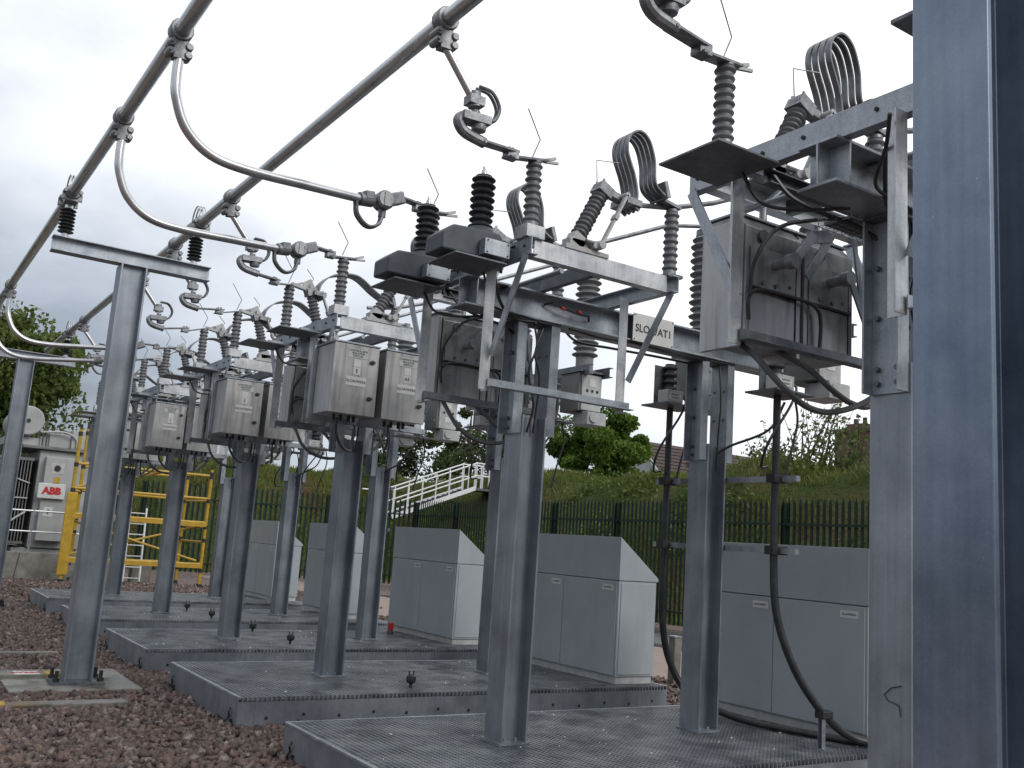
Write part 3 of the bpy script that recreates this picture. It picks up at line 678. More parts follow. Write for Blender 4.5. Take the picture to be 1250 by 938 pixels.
# connection from middle pole to breaker
cn=MB(); cn.tube([(XR-.35,0,4.20),(XR,0,4.265),(5.2,0,4.42),(6.0,0,4.78),(6.5,0,4.89)],.02,8)
for v in (-.72,.675):
    m_=MB(); m_.v=[(a_,b_+Bv(v),c_) for a_,b_,c_ in cn.v]; m_.f=list(cn.f)
    s_=solo(m_,'connection_bar',M['alu_dark'],'x','conductor',(5.6,Bv(v),4.5),'conductors from middle insulators to breakers')
    for i in range(6):
        lb='dark conductor to breaker, '+('camera side' if v<0 else 'far side')+', '+BAYN[i]
        if i==1: s_['label']=lb
        else: dup(s_,(0,PY[i]-YC,0),lb)

# ------------------------------------------------------------------ cabinets
def cabinet(x0,x1,v,label,door=True,txt=None):
    yf=Bv(v); t=thing('control_cabinet',label,'cabinet',((x0+x1)/2,yf+.2,2.74),'control cabinets hung on the frames')
    part(MB().box(x0+.012,x1-.012,yf+.03,yf+.42,2.745,3.385),'body',M['inox'],t,bevel=.005)
    part(MB().box(x0-.004,x1+.004,yf-.008,yf+.425,3.386,3.402),'rain_lip',M['galv'],t,bevel=.002)
    d=part(MB().box(x0,x1,yf,yf+.026,2.735,3.382),'door',M['inox'],t,bevel=.006)
    for z in (2.90,3.24):
        lk=MB().lathe((x1-.07,yf,z),(0,-1,0),[(.02,0),(.02,.012),(.012,.016)],12); lk.box(x1-.095,x1-.045,yf-.02,yf-.012,z-.012,z+.012); part(lk,'lock',M['black'],d)
    cx_=x0+(x1-x0)*.52
    l1=MB().box(cx_-.1,cx_+.1,yf-.003,yf-.0005,3.26,3.345); part(l1,'warning_label',M['label'],d)
    for k,s in enumerate(('CONTROL BOX','ISOLATOR','SWITCH')): text_part(s,.026,M['ink'],d,(cx_,yf-.0045,3.327-.025*k),(1,0,0),(0,0,1),depth=.0008)
    part(MB().box(cx_-.035,cx_+.035,yf-.003,yf-.0005,3.18,3.25).box(cx_-.035,cx_+.035,yf-.003,yf-.0005,3.105,3.175),'letter_label',M['white'],d)
    text_part(txt,.05,M['ink'],d,(cx_,yf-.0045,3.14),(1,0,0),(0,0,1),depth=.0008)
    part(MB().box(cx_-.1,cx_+.1,yf-.003,yf-.0005,3.0,3.085),'name_plate',M['white'],d)
    text_part('SLOA/W05A',.036,M['ink'],d,(cx_,yf-.0045,3.043),(1,0,0),(0,0,1),depth=.0008)
    for k in (-.1,-.03,.05,.1): part(MB().cyl((cx_+k,yf+.2,2.69),(cx_+k,yf+.2,2.746),.016,8),'cable_gland',M['black'],t)
    for xq in (x0,x1): part(MB().box(xq-.025,xq+.025,yf+.43,yf+.475,2.7,3.4),'mounting_strut',M['galv'],t)
    return t
dB=PY[2]-YC
c1=cabinet(3.34,3.79,-1.08,'x',txt='E'); c2_=cabinet(3.86,4.31,-1.08,'x',txt='AE')
for s,nm in ((c1,'left'),(c2_,'right')):
    for i in (2,3,4,5):
        lb=nm+' grey labelled control cabinet '+BAYN[i]
        if i==2: s.location.y+=dB; s['label']=lb
        else: dup(s,(0,PY[i]-PY[2],0),lb)
# far-side cabinet pairs, seen from behind with drive levers
def backcab(x0,x1,label,flip):
    v=.64; yf=Bv(v); t=thing('drive_cabinet',label,'cabinet',((x0+x1)/2,yf+.2,2.79),'drive cabinets seen from behind')
    bd=MB()
    pr=[(yf,2.79),(yf,3.40),(yf+.07,3.47),(yf+.30,3.47),(yf+.30,2.79)]
    vs=[(x0,a_,b_) for a_,b_ in pr]+[(x1,a_,b_) for a_,b_ in pr]; n=5
    bd.add(vs,[(i,(i+1)%n,n+(i+1)%n,n+i) for i in range(n)]+[tuple(range(n-1,-1,-1)),tuple(range(n,2*n))])
    part(bd,'body',M['inox_back'],t,bevel=.006)
    part(MB().box(x0+.03,x1-.05,yf-.006,yf-.0005,2.80,3.06),'lower_cover',M['inox_back'],t,bevel=.002)
    u_=MB().box(x0+.03,x1-.05,yf-.009,yf-.0005,3.075,3.29); part(u_,'upper_cover',M['inox_back'],t,bevel=.002)
    ft=MB().bar((x0+.02,yf-.012,3.067),(x1-.04,yf-.012,3.067),.022,.012)
    part(ft,'seam_strip',M['ink'],t)
    gp=MB().box(x1-.052,x1-.046,yf-.0105,yf-.0005,2.80,3.29); part(gp,'seam_strip',M['ink'],t)
    bm=MB()
    for a_ in (.12,.22): 
        part(MB().cyl((x0+a_,yf-.018,3.105),(x0+a_,yf-.009,3.105),.012,8),'bolt',M['galv_dark'],t)
    part(MB().cyl((x0+.12,yf-.016,3.36),(x0+.12,yf-.0005,3.36),.035,12),'cover_cap',M['galv_dark'],t); part(MB().cyl((x1-.1,yf-.014,3.12),(x1-.1,yf-.009,3.12),.01,8),'bolt',M['galv_dark'],t)
    sx=(x0+x1)/2; sh=MB().cyl((sx,yf-.13,3.22),(sx,yf-.009,3.22),.03); sh.cyl((sx,yf-.15,3.22),(sx,yf-.10,3.22),.042)
    so_=part(sh,'drive_shaft',M['galv'],t)
    lv=MB()
    if flip: lv.bar((sx,yf-.135,3.23),(sx+.15,yf-.135,2.98),.045,.014,(0,1,0)); lv.bar((sx+.05,yf-.12,3.5),(sx+.13,yf-.125,3.02),.03,.014,(0,1,0))
    else: lv.bar((sx,yf-.135,3.215),(sx+.15,yf-.135,3.40),.055,.014,(0,1,0)); lv.bar((sx+.15,yf-.12,3.385),(sx+.3,yf-.12,3.43),.07,.012,(0,1,0)); lv.bar((sx+.13,yf-.11,3.16),(sx+.34,yf-.11,3.46),.05,.012,(0,1,0))
    part(lv,'drive_lever',M['galv'],t,bevel=.002)
    part(MB().box(x0-.012,x1+.012,yf+.05,yf+.32,3.472,3.485),'rain_lip',M['galv'],t,bevel=.002)
    part(MB().box(x0-.03,x0-.004,yf+.02,yf+.29,2.745,3.43) ,'side_flange',M['inox'],t,bevel=.003)
    return t
bk1=backcab(3.63,4.06,'x',False); bk2=backcab(4.09,4.50,'x',True)
hs=MB()
hs.tube(smooth_path([(3.60,Bv(.58),3.0),(3.61,Bv(.56),3.18),(3.75,Bv(.54),3.38),(4.0,Bv(.5),3.48),(4.25,Bv(.4),3.53)],8),.011,8)
hs.tube(smooth_path([(3.63,Bv(.61),2.88),(3.62,Bv(.6),3.0),(3.72,Bv(.6),3.055),(4.0,Bv(.6),3.06),(4.14,Bv(.6),3.04),(4.18,Bv(.6),2.96),(4.18,Bv(.61),2.76)],8),.0105,8)
part(hs,'hose',M['cable'],bk1)
for s,nm in ((bk1,'left'),(bk2,'right')):
    for i in range(6):
        lb=nm+' dark drive cabinet with lever '+BAYN[i]
        if i==1: s['label']=lb
        else: dup(s,(0,PY[i]-YC,0),lb)
# looping conduits below
def cond(label,pts,r,i,mt='conduit'):
    m_=MB().tube(smooth_path(pts,7),r,8); lo_=Vector(pts[0])
    return solo(m_,'cable_loop',M[mt],label,'cable',lo_,'cable loops below the cabinets')
l1=cond('x',[(3.74,Bv(.78),2.80),(3.70,Bv(.62),2.70),(3.74,Bv(.48),2.54),(3.9,Bv(.45),2.45),(4.1,Bv(.44),2.45),(4.36,Bv(.42),2.55),(4.53,Bv(.40),2.72),(4.55,Bv(.4),2.9)],.0165,0)
l2=cond('x',[(4.0,Bv(.75),2.80),(4.02,Bv(.55),2.68),(4.12,Bv(.47),2.57),(4.26,Bv(.46),2.52),(4.4,Bv(.45),2.52),(4.56,Bv(.43),2.62),(4.63,Bv(.42),2.76),(4.63,Bv(.42),2.9)],.0165,0)
l3=cond('x',[(3.52,Bv(-.85),2.72),(3.55,Bv(-.8),2.58),(3.68,Bv(-.65),2.48),(3.85,Bv(-.45),2.46),(3.98,Bv(-.2),2.54),(4.02,Bv(-.13),2.72)],.014,0)
l4=cond('x',[(4.05,Bv(-.85),2.72),(4.08,Bv(-.8),2.55),(4.15,Bv(-.6),2.48),(4.24,Bv(-.4),2.55),(4.26,Bv(-.15),2.75)],.012,0)
for s,nm,bs in ((l1,'long sagging grey cable below the drive cabinets',range(6)),(l2,'short sagging cable below the right drive cabinet',range(6)),(l3,'thin looping cable from the left labelled cabinet',(2,3,4,5)),(l4,'thin looping cable from the right labelled cabinet',(2,3,4,5))):
    first=True
    for i in bs:
        lb=nm+' '+BAYN[i].split(',')[0]
        if first: s.location.y+=PY[i]-YC; s['label']=lb; first=False; base=i
        else: dup(s,(0,PY[i]-PY[base],0),lb)

# ------------------------------------------------------------------ voltage transformers (bay 1)
def vt(label,v):
    D=-.05
    y=Bv(v); x=3.16; t=thing('voltage_transformer',label,'transformer',(x,y,3.52),'dark voltage transformers on shelves')
    b_=MB(); pr=[(-.28,.0),(-.28,.12),(-.2,.185),(.02,.20),(.16,.20),(.2,.15),(.2,0)]
    vs=[(x+a_,y-.12,3.59+D+c_) for a_,c_ in pr]+[(x+a_,y+.12,3.59+D+c_) for a_,c_ in pr]; n=len(pr)
    b_.add(vs,[(i,(i+1)%n,n+(i+1)%n,n+i) for i in range(n)]+[tuple(range(n-1,-1,-1)),tuple(range(n,2*n))])
    part(b_,'body',M['resin'],t,bevel=.015)
    part(MB().lathe((x+.07,y,0),(0,0,1),[(.12,3.70+D),(.115,3.79+D),(.085,3.83+D)],18),'neck',M['resin'],t)
    part(MB().lathe((x+.07,y,0),(0,0,1),shed_profile(3.82+D,4.21+D,.055,.088,8,.004),20),'shed_stack',M['insul_dark'],t)
    part(MB().lathe((x+.07,y,0),(0,0,1),[(.02,4.2+D),(.02,4.25+D),(.012,4.26+D),(.012,4.28+D)],10),'terminal',M['alu'],t)
    tb=part(MB().box(x+.0,x+.20,y-.2,y-.122,3.60+D,3.71+D),'terminal_box',M['galv'],t,bevel=.004)
    bm=MB()
    for a_ in (.02,.18):
        for c_ in (3.615+D,3.695+D): bm.cyl((x+a_,y-.205,c_),(x+a_,y-.199,c_),.006,6)
    part(bm,'screw',M['ink'],tb)
    hz=MB().tube(smooth_path([(x+.2,y-.16,3.64),(x+.27,y-.15,3.66),(x+.3,y-.1,3.60),(x+.24,y-.05,3.56),(x+.2,y-.1,3.48)],6),.011,8); part(hz,'flexible_conduit',M['cable'],t)
    return t
vt('dark voltage transformer nearest the camera, left of the white-sign frame',-.50); vt('dark voltage transformer behind its twin, with a curved tube reaching its top',.30)

# ------------------------------------------------------------------ busbars and jumpers
B1X,B2X,BZ=1.28,2.57,4.86
for x,nm in ((B1X,'left overhead aluminium busbar, farther out from the bays'),(B2X,'right overhead aluminium busbar, above the platform edge')):
    t=thing('busbar',nm,'busbar',(x,10,BZ),'overhead tubular busbars')
    part(MB().tube([(x,-3,BZ),(x,10.3,BZ)],.052,20),'tube',M['alu'],t); part(MB().tube([(x,10.55,BZ),(x,18.4,BZ)],.052,16),'tube',M['alu'],t)
    part(MB().tube([(x,18.6,BZ),(x,21,BZ)],.052,12),'tube',M['alu'],t)
def clamp(mb,x,y,z):
    mb.lathe((x,y-.05,z),(0,1,0),[(.072,0),(.078,.01),(.078,.09),(.072,.1)],14)
    mb.bar((x+.0,y,z-.05),(x+.01,y,z-.2),.09,.07,(0,1,0))
    for k in (-.105,-.165):
        mb.lathe((x-.055,y-.05,z+k),(0,1,0),[(.024,0),(.027,.01),(.027,.09),(.024,.1)],10); mb.lathe((x+.06,y-.05,z+k),(0,1,0),[(.024,0),(.027,.01),(.027,.09),(.024,.1)],10)
        mb.cyl((x-.06,y-.065,z+k),(x-.06,y-.04,z+k),.012,6)
def flatbar(t,a,b_):
    """stepped flat bar from swivel a to pole top b_"""
    m=a.lerp(b_,.52); fb=MB(); fb.bar(a,m+(b_-a)*.1,.085,.016); fb.bar(m-(b_-a)*.04+Vector((0,0,-.045)),b_+(b_-a).normalized()*.13+Vector((0,0,.006)),.085,.016); fb.bar(m+(b_-a)*.03+Vector((0,0,.01)),m+(b_-a)*.03+Vector((0,0,-.055)),.085,.075)
    for k in (.0,.06): fb.cyl(m+(b_-a)*k+Vector((0,0,-.04)),m+(b_-a)*k+Vector((0,0,.03)),.011,6)
    part(fb,'flat_bar',M['alu_dark'],t,bevel=.002)
    e_=b_+(b_-a).normalized()*.13; cl_=MB(); cl_.bar(e_+Vector((-.01,0,.01)),e_+Vector((.09,0,.05)),.02,.02); cl_.bar(e_+Vector((-.01,0,.0)),e_+Vector((.1,-.02,.01)),.018,.018)
    part(cl_,'contact_jaw',M['lightgrey'],t)
    h=b_+Vector((-.02,0,.01)); part(MB().tube([h,h+Vector((.04,-.02,.13)),h+Vector((-.1,-.06,.30))],.0045,6),'arcing_horn',M['alu_dark'],t)
def jump1(yb,py_,label):
    q=Vector((3.475,py_,ZP+.012)); t=thing('busbar_jumper',label,'jumper',(B1X,yb,BZ),'curved jumpers from the left busbar')
    c=MB(); clamp(c,B1X,yb,BZ); part(c,'tube_clamp',M['alu_dark'],t,bevel=.004)
    yl=lambda s: yb+(py_-yb)*s
    ctl=[(1.29,yl(0),BZ-.17),(1.29,yl(0),BZ-.33),(1.31,yl(.02),4.40),(1.40,yl(.06),4.22),(1.58,yl(.12),4.10),(1.85,yl(.2),4.075),(2.3,yl(.38),4.11),(2.78,yl(.6),4.155)]
    sm=smooth_path(ctl,7); part(MB().tube(sm,.034,14),'curved_tube',M['alu'],t)
    e_=Vector(ctl[-1]); dr=(q-e_).normalized()
    sw=MB(); sw.tube([e_-dr*.03,e_+dr*.09],.052,12); sw.bar(e_+dr*.0+Vector((0,0,.03)),e_+dr*.08+Vector((0,0,.03)),.11,.06); sw.tube([e_+dr*.09,e_+dr*.13],.025,10)
    c2=e_+dr*.2+Vector((0,0,.01)); sw.lathe(c2+Vector((0,-.07,0)),(0,1,0),[(.06,0),(.075,.015),(.075,.12),(.06,.14)],16); sw.cyl(c2+Vector((0,0,-.13)),c2,.03)
    part(sw,'swivel_joint',M['alu_dark'],t,bevel=.003)
    fk=MB(); fk.bar(c2,c2+dr*.18+Vector((0,0,.05)),.1,.1); part(fk,'fork',M['alu_dark'],t,bevel=.015)
    pl_=MB().box(c2.x-.02,c2.x+.02,c2.y-.078,c2.y-.071,c2.z-.055,c2.z+.055); part(pl_,'bolt_plate',M['lightgrey'],t)
    lp=[e_+Vector((-.05,0,-.03)),e_+Vector((-.03,0,-.13)),e_+Vector((.06,0,-.20)),e_+Vector((.15,0,-.16)),c2+Vector((.0,0,-.08))]
    for k in (-.02,.02):
        pass
    fx=MB()
    for k in (-.02,.02): fx.tube(smooth_path([q_+Vector((0,k,0)) for q_ in lp],6),.013,8)
    part(fx,'braid',M['strip'],t)
    flatbar(t,c2+dr*.16+Vector((0,0,.05)),q)
def jump2(yb,py_,label,dx=.17,ez=4.46):
    q=Vector((3.475,py_,ZP+.012)); t=thing('busbar_jumper',label,'jumper',(B2X,yb,BZ),'straight jumpers from the right busbar')
    c=MB(); clamp(c,B2X,yb,BZ); part(c,'tube_clamp',M['alu_dark'],t,bevel=.004)
    e_=Vector((B2X+dx,yb,ez)); part(MB().tube([(B2X+.012,yb,BZ-.17),e_],.026,12),'drop_tube',M['alu'],t)
    sw=MB(); sw.tube([e_+Vector((-.005,0,.06)),e_+Vector((.01,0,-.04))],.045,12); sw.bar(e_+Vector((-.05,0,0)),e_+Vector((.06,0,0)),.09,.06)
    b0=e_+Vector((.02,0,-.06)); b1=e_+Vector((.0,0,-.20)); sw.tube([b0,e_+Vector((.015,0,-.1))],.03,10)
    sw.bar(e_+Vector((-.09,0,-.125)),e_+Vector((.11,0,-.115)),.11,.055); sw.tube(smooth_path([e_+Vector((-.07,0,-.12)),e_+Vector((-.10,0,-.16)),e_+Vector((-.05,0,-.22)),e_+Vector((.1,0,-.25))],6),.036,10); sw.lathe(e_+Vector((.05,0,-.185)),(0,0,1),[(.045,0),(.05,.02),(.05,.055)],12)
    part(sw,'swivel_joint',M['alu_dark'],t,bevel=.003)
    fx=MB()
    for k in (-.02,.02): fx.tube(smooth_path([e_+Vector((.02,k,.1)),e_+Vector((.12,k,.09)),e_+Vector((.18,k,0)),e_+Vector((.15,k,-.09)),e_+Vector((.08,k,-.12))],6),.012,8)
    part(fx,'braid',M['strip'],t)
    flatbar(t,e_+Vector((.06,0,-.25)),q)
n_,f_=-.75,.68
jump1(6.28,PY[1]+f_,'longest curved jumper, reaching the dark transformer top by the white-sign frame')
jump1(8.0,PY[2]+n_,'curved jumper passing in front of the upper T beam to the third bay')
jump1(15.3,PY[4]+n_,'small curved jumper at the left edge in front of the tree')
jump1(17.0,PY[4]+f_,'lowest curved jumper, below the distant T beam at the left')
for yb,py_,lb in ((3.3,PY[0]+f_,'straight jumper at the top picture edge above the nearest bay'),(5.0,PY[1]+n_,'straight jumper hanging from the right busbar near the top centre'),(9.25,PY[2]+f_,'straight jumper hanging just right of the near T beam end'),(11.35,PY[3]+n_,'straight jumper below the right end of the near T beam'),(12.95,PY[3]+f_,'straight jumper just right of the near T post head'),(17.0,PY[5]+n_,'straight jumper left of the near T post, against the tree')):
    jump2(yb,py_,lb,*((.29,4.45) if yb<3.5 else (.25,4.40)))

# ------------------------------------------------------------------ T shaped busbar supports
def tpost(y,label,loc_x=1.96):
    t=thing('busbar_support',label,'support post',(loc_x,y,.06),'T shaped busbar supports')
    po=part(MB().prof((loc_x,y,.09),(loc_x,y,4.25),Hp(.26,.26,.018,.012),(1,0,0)),'post',M['galv_post'],t,bevel=.002)
    bp=MB().box(loc_x-.24,loc_x+.24,y-.17,y+.17,.062,.088)
    part(bp,'base_plate',M['galv_dark'],po)
    for sx in (-.2,.2):
        for sy in (-.13,.13): part(MB().cyl((loc_x+sx,y+sy,.07),(loc_x+sx,y+sy,.19),.018,8).cyl((loc_x+sx,y+sy,.088),(loc_x+sx,y+sy,.12),.032,6),'anchor_bolt',M['black'],po)
    part(MB().prof((1.17,y,4.335),(2.75,y,4.335),Hp(.15,.155,.012,.009),(0,0,1)),'cross_beam',M['galv'],t,bevel=.002)
    for x in (B1X,B2X):
        ins=part(MB().lathe((x,y,0),(0,0,1),shed_profile(4.46,4.72,.042,.078,7,0),18),'insulator',M['insul_dark'],t)
        fc=MB().lathe((x,y,0),(0,0,1),[(.05,4.413),(.05,4.43),(.03,4.435),(.03,4.47)],12); fc.lathe((x,y,0),(0,0,1),[(.04,4.71),(.04,4.76)],12); part(fc,'insulator_foot',M['alu'],ins)
        c=MB()
        c.bar((x,y-.16,4.775),(x,y+.16,4.775),.12,.025)
        for dy in (-.13,.13):
            c.lathe((x,y+dy-.04,BZ),(0,1,0),[(.07,0),(.075,.01),(.075,.07),(.07,.08)],14)
            for sx in (-.07,.07): c.bar((x+sx,y+dy,BZ-.02),(x+sx,y+dy,4.775),.05,.03); c.cyl((x+sx,y+dy-.05,BZ),(x+sx,y+dy+.05,BZ),.022,8)
        part(c,'tube_clamp',M['alu_dark'],t,bevel=.003)
        fx=MB()
        for dx in (-.03,0,.03):
            fx.tube([(x+dx,y+.13*math.cos(a_)*1.15,BZ+.06+.15*math.sin(a_)) for a_ in np.linspace(0,PI,11)],.008,6)
        part(fx,'braid',M['alu'],t)
    return t
tpost(10.43,'near galvanised T shaped busbar post on the wet slab')
t2=tpost(18.5,'distant T shaped busbar post at the left edge, before the tree')

# ------------------------------------------------------------------ huge foreground column
hc=thing('gantry_column','huge blue grey steel column filling the right picture edge','column',(2.2,1.4,0))
hx0=onx(1111,600,2.10)
po=part(MB().prof((2.10+.112,1.322,.03),(2.10+.112,1.322,5.6),Hp(.205,.222,.02,.014),(1,0,0)),'post',M['galv_big'],hc,bevel=.004)
part(MB().box(2.0,2.43,1.15,1.5,.0,.03),'base_plate',M['galv_dark'],po)
part(MB().box(2.02,2.4,1.15,1.5,5.6,5.63),'cap_plate',M['galv_dark'],hc)

# ------------------------------------------------------------------ control cubicles
cu=thing('control_cubicle','x','cubicle',(7.2,6.2,PH),'grey slope roofed cubicles along the deck')
cx0,cx1,cy0,cy1=6.95,7.50,5.22,7.20
part(MB().box(cx0+.02,cx1-.02,cy0+.02,cy1-.02,PH,PH+.075),'plinth',M['lightgrey'],cu,bevel=.004)
part(MB().box(cx0,cx1-.01,cy0+.006,cy1-.006,PH+.078,1.36),'body',M['paint'],cu,bevel=.004)
hdp=[(cx0-.005,1.366),(cx0-.005,1.835),(cx1+.012,1.405),(cx1+.012,1.366)]
h=MB(); h.add([(a_,cy0-.002,b_) for a_,b_ in hdp]+[(a_,cy1+.002,b_) for a_,b_ in hdp],[(0,1,2,3),(7,6,5,4)]+[(i,(i+1)%4,4+(i+1)%4,4+i) for i in range(4)])
part(h,'hood',M['paint'],cu,bevel=.005)
ym=(cy0+cy1)/2
for a_,b_ in ((cy0+.03,ym-.004),(ym+.004,cy1-.03)):
    d=part(MB().box(cx0-.012,cx0-.0005,a_,b_,PH+.09,1.352),'door',M['paint'],cu,bevel=.003)
    part(MB().box(cx0-.0145,cx0-.0125,a_+.06,a_+.24,1.255,1.315),'name_plate',M['white'],d)
    text_part('SLA/W05A',.03,M['ink'],d,(cx0-.0155,a_+.15,1.285),(0,-1,0),(0,0,1),depth=.0007)
part(MB().box(cx0+.03,cx1-.05,cy0-.003,cy0+.0055,PH+.1,1.34),'end_panel',M['paint'],cu,bevel=.003)
CUY=[None,5.22,8.27,11.75,15.25,18.9]
CL=[None,'grey cubicle beside the huge column, behind the thick black cable','grey slope roofed cubicle behind the second bay columns, label on its door','grey slope roofed cubicle with the red marker at its foot','grey slope roofed cubicle fourth from the camera','grey slope roofed cubicle farthest from the camera']
for i in range(1,6):
    if i==1: cu['label']=CL[1]; cu.location.y-=.11
    else: dup(cu,(0,CUY[i]-5.22+.11,0),CL[i])
rp=onz(476,775,PH)
rm=thing('red_marker','small red marker standing left of the middle cubicle','marker',rp)
part(MB().lathe(rp,(0,0,1),[(.05,0),(.05,.05),(.04,.06)],12),'foot',M['conduit'],rm); part(MB().box(rp.x-.035,rp.x+.035,rp.y-.03,rp.y+.03,rp.z+.06,rp.z+.17),'body',M['red'],rm,bevel=.01)

# ------------------------------------------------------------------ black power cables with terminal boxes
def pcable(pts,r,label):
    m_=MB().tube(smooth_path(pts,8),r,14); return solo(m_,'power_cable',M['cable'],label,'cable',pts[0],'thick black power cables')
pcable([(6.05,5.33,3.05),(6.05,5.33,2.4),(6.05,5.33,1.7),(6.07,5.3,1.25),(6.2,5.22,.85),(6.42,5.14,.55),(6.7,5.09,.36),(7.0,5.0,.31),(7.6,4.9,.3)],.031,'thick black cable curving down in front of the right grey cubicle')
pcable([(6.05,6.6,3.05),(6.05,6.6,2.4),(6.05,6.6,1.5),(6.08,6.62,1.1),(6.18,6.62,.75),(6.32,6.5,.48),(6.5,6.1,.33),(6.72,5.5,.305),(6.92,5.06,.305),(7.5,4.75,.3)],.03,'thick black cable passing behind the second column and along the deck')
tb=thing('terminal_box','x','terminal box',(6.05,5.33,3.0),'terminal boxes on the cable heads')
def tbox(y,label,src=None):
    t=thing('terminal_box',label,'terminal box',(6.0,y,3.03),'terminal boxes on the cable heads')
    part(MB().box(5.82,6.28,y-.2,y+.14,3.01,3.025),'tray',M['galv_dark'],t)
    b_=part(MB().box(5.84,6.03,y-.19,y-.06,3.028,3.14),'box',M['lightgrey'],t,bevel=.005)
    part(MB().box(5.86,6.0,y-.1935,y-.1905,3.05,3.115),'label_plate',M['white'],b_)
    for k in range(2): text_part('SLOA/AT1',.022,M['ink'],b_,(5.93,y-.195,3.10-.03*k),(1,0,0),(0,0,1),depth=.0007)
    part(MB().lathe((6.05,y+.02,0),(0,0,1),shed_profile(3.02,3.42,.045,.07,6),14),'cable_head',M['insul_dark'],t)
    part(MB().prof((6.1,y+.06,3.02),(6.1,y+.06,3.4),Lp(.2,.06,.006),(0,1,0)),'bracket',M['galv_dark'],t)
    part(MB().tube(smooth_path([(6.03,y-.12,3.1),(6.09,y-.16,3.06),(6.0,y-.18,2.9),(5.83,y-.12,2.6),(5.88,y-.0,2.42),(6.0,y+.04,2.42)],7),.011,8),'earth_wire',M['cable'],t)
    part(MB().tube(smooth_path([(6.2,y-.05,3.02),(6.24,y-.05,2.8),(6.16,y-.04,2.5),(6.12,y-.03,2.3)],7),.01,8),'sense_wire',M['cable'],t)
    return t
bpy.data.objects.remove(tb)
for i in (1,2,3,4):
    for v,nm in ((-.67,'camera side'),(.6,'far side')): tbox(PY[i]+v,'small pale terminal box on a cable head, '+nm+', '+BAYN[i])
cp=onz(1007,908,PH)
cs=thing('cable_stand','short steel stand clamping the thick black cable above the deck','stand',(6.45,5.13,PH))
part(MB().prof((6.43,5.13,PH),(6.43,5.13,.56),Cp(.04,.04,.004,1),(0,1,0)),'upright',M['galv'],cs); part(MB().box(6.38,6.5,5.09,5.18,.50,.56),'saddle',M['black'],cs,bevel=.01); part(MB().box(6.38,6.5,5.07,5.19,PH,PH+.01),'foot_plate',M['galv'],cs)
# thin wires on the column pairs
for i in range(6):
    y=PY[i]; m_=MB()
    m_.tube(smooth_path([(6.0,y-.06,3.33),(6.01,y-.08,3.0),(6.0,y-.07,2.7),(6.0,y-.06,2.4)],6),.008,6)
    m_.tube(smooth_path([(5.97,y-.09,2.55),(6.03,y-.2,2.62),(6.15,y-.5,2.75),(6.2,y-.62,2.98)],7),.011,6)
    m_.tube(smooth_path([(4.03,y-.06,3.33),(4.05,y-.08,3.15),(4.0,y-.07,2.95),(4.06,y-.07,2.7),(4.04,y-.03,2.5)],6),.009,6)
    m_.tube(smooth_path([(4.12,y-.06,3.33),(4.04,y-.08,3.1),(4.1,y-.07,2.9),(4.1,y-.03,2.5)],6),.008,6)
    m_.tube(smooth_path([(4.3,y-.14,3.33),(4.6,y-.15,3.31),(5.0,y-.1,3.34),(5.5,y-.12,3.32),(5.85,y-.1,3.34)],6),.01,6)
    m_.tube(smooth_path([(3.5,y+.36,3.56),(3.58,y+.30,3.44),(3.72,y+.2,3.36),(3.86,y+.12,3.31),(3.97,y+.05,3.2),(4.0,y+.02,2.9)],6),.012,6)
    m_.tube(smooth_path([(3.3,y-.45,3.53),(3.4,y-.36,3.44),(3.55,y-.2,3.36),(3.75,y-.16,3.345),(4.0,y-.15,3.335)],6),.009,6)
    m_.tube(smooth_path([(3.28,y+.35,3.5),(3.36,y+.3,3.36),(3.5,y+.2,3.33),(3.7,y+.05,3.35)],6),.01,6)
    m_.tube(smooth_path([(4.6,y+.4,3.5),(4.75,y+.36,3.38),(5.0,y+.2,3.34),(5.4,y+.14,3.335),(5.85,y+.1,3.33)],6),.011,6)
    m_.tube(smooth_path([(3.5,y-.3,3.54),(3.62,y-.2,3.40),(3.8,y-.1,3.33),(4.0,y-.12,3.32)],6),.012,6)
    solo(m_,'control_wiring',M['cable'],'thin black control wires along columns and beam, '+BAYN[i],'wiring',(5,y,3.3),'control wiring on the frames')

# wire baskets (cable trays) under the beams
for i in (0,):
    y=PY[i]+.72; m_=MB()
    for k in range(13): m_.tube([(3.78+k*.06,y-.62,3.42),(3.78+k*.06,y-.62,3.34),(3.78+k*.06,y-.42,3.34),(3.78+k*.06,y-.42,3.42)],.0025,5)
    for a_,b_ in ((-.62,3.42),(-.62,3.38),(-.62,3.34),(-.55,3.34),(-.48,3.34),(-.42,3.34),(-.42,3.38),(-.42,3.42)): m_.tube([(3.75,y+a_,b_),(4.55,y+a_,b_)],.0028,5)
    bt=thing('wire_cable_tray','wire mesh cable tray hung below the beam, '+BAYN[i],'cable tray',(4.1,y-.5,3.34),'wire mesh cable trays')
    part(m_,'wire_basket',M['galv'],bt)
    part(MB().box(3.8,4.5,y-.6,y-.44,3.345,3.36),'cable_bundle',M['galv_dark'],bt)

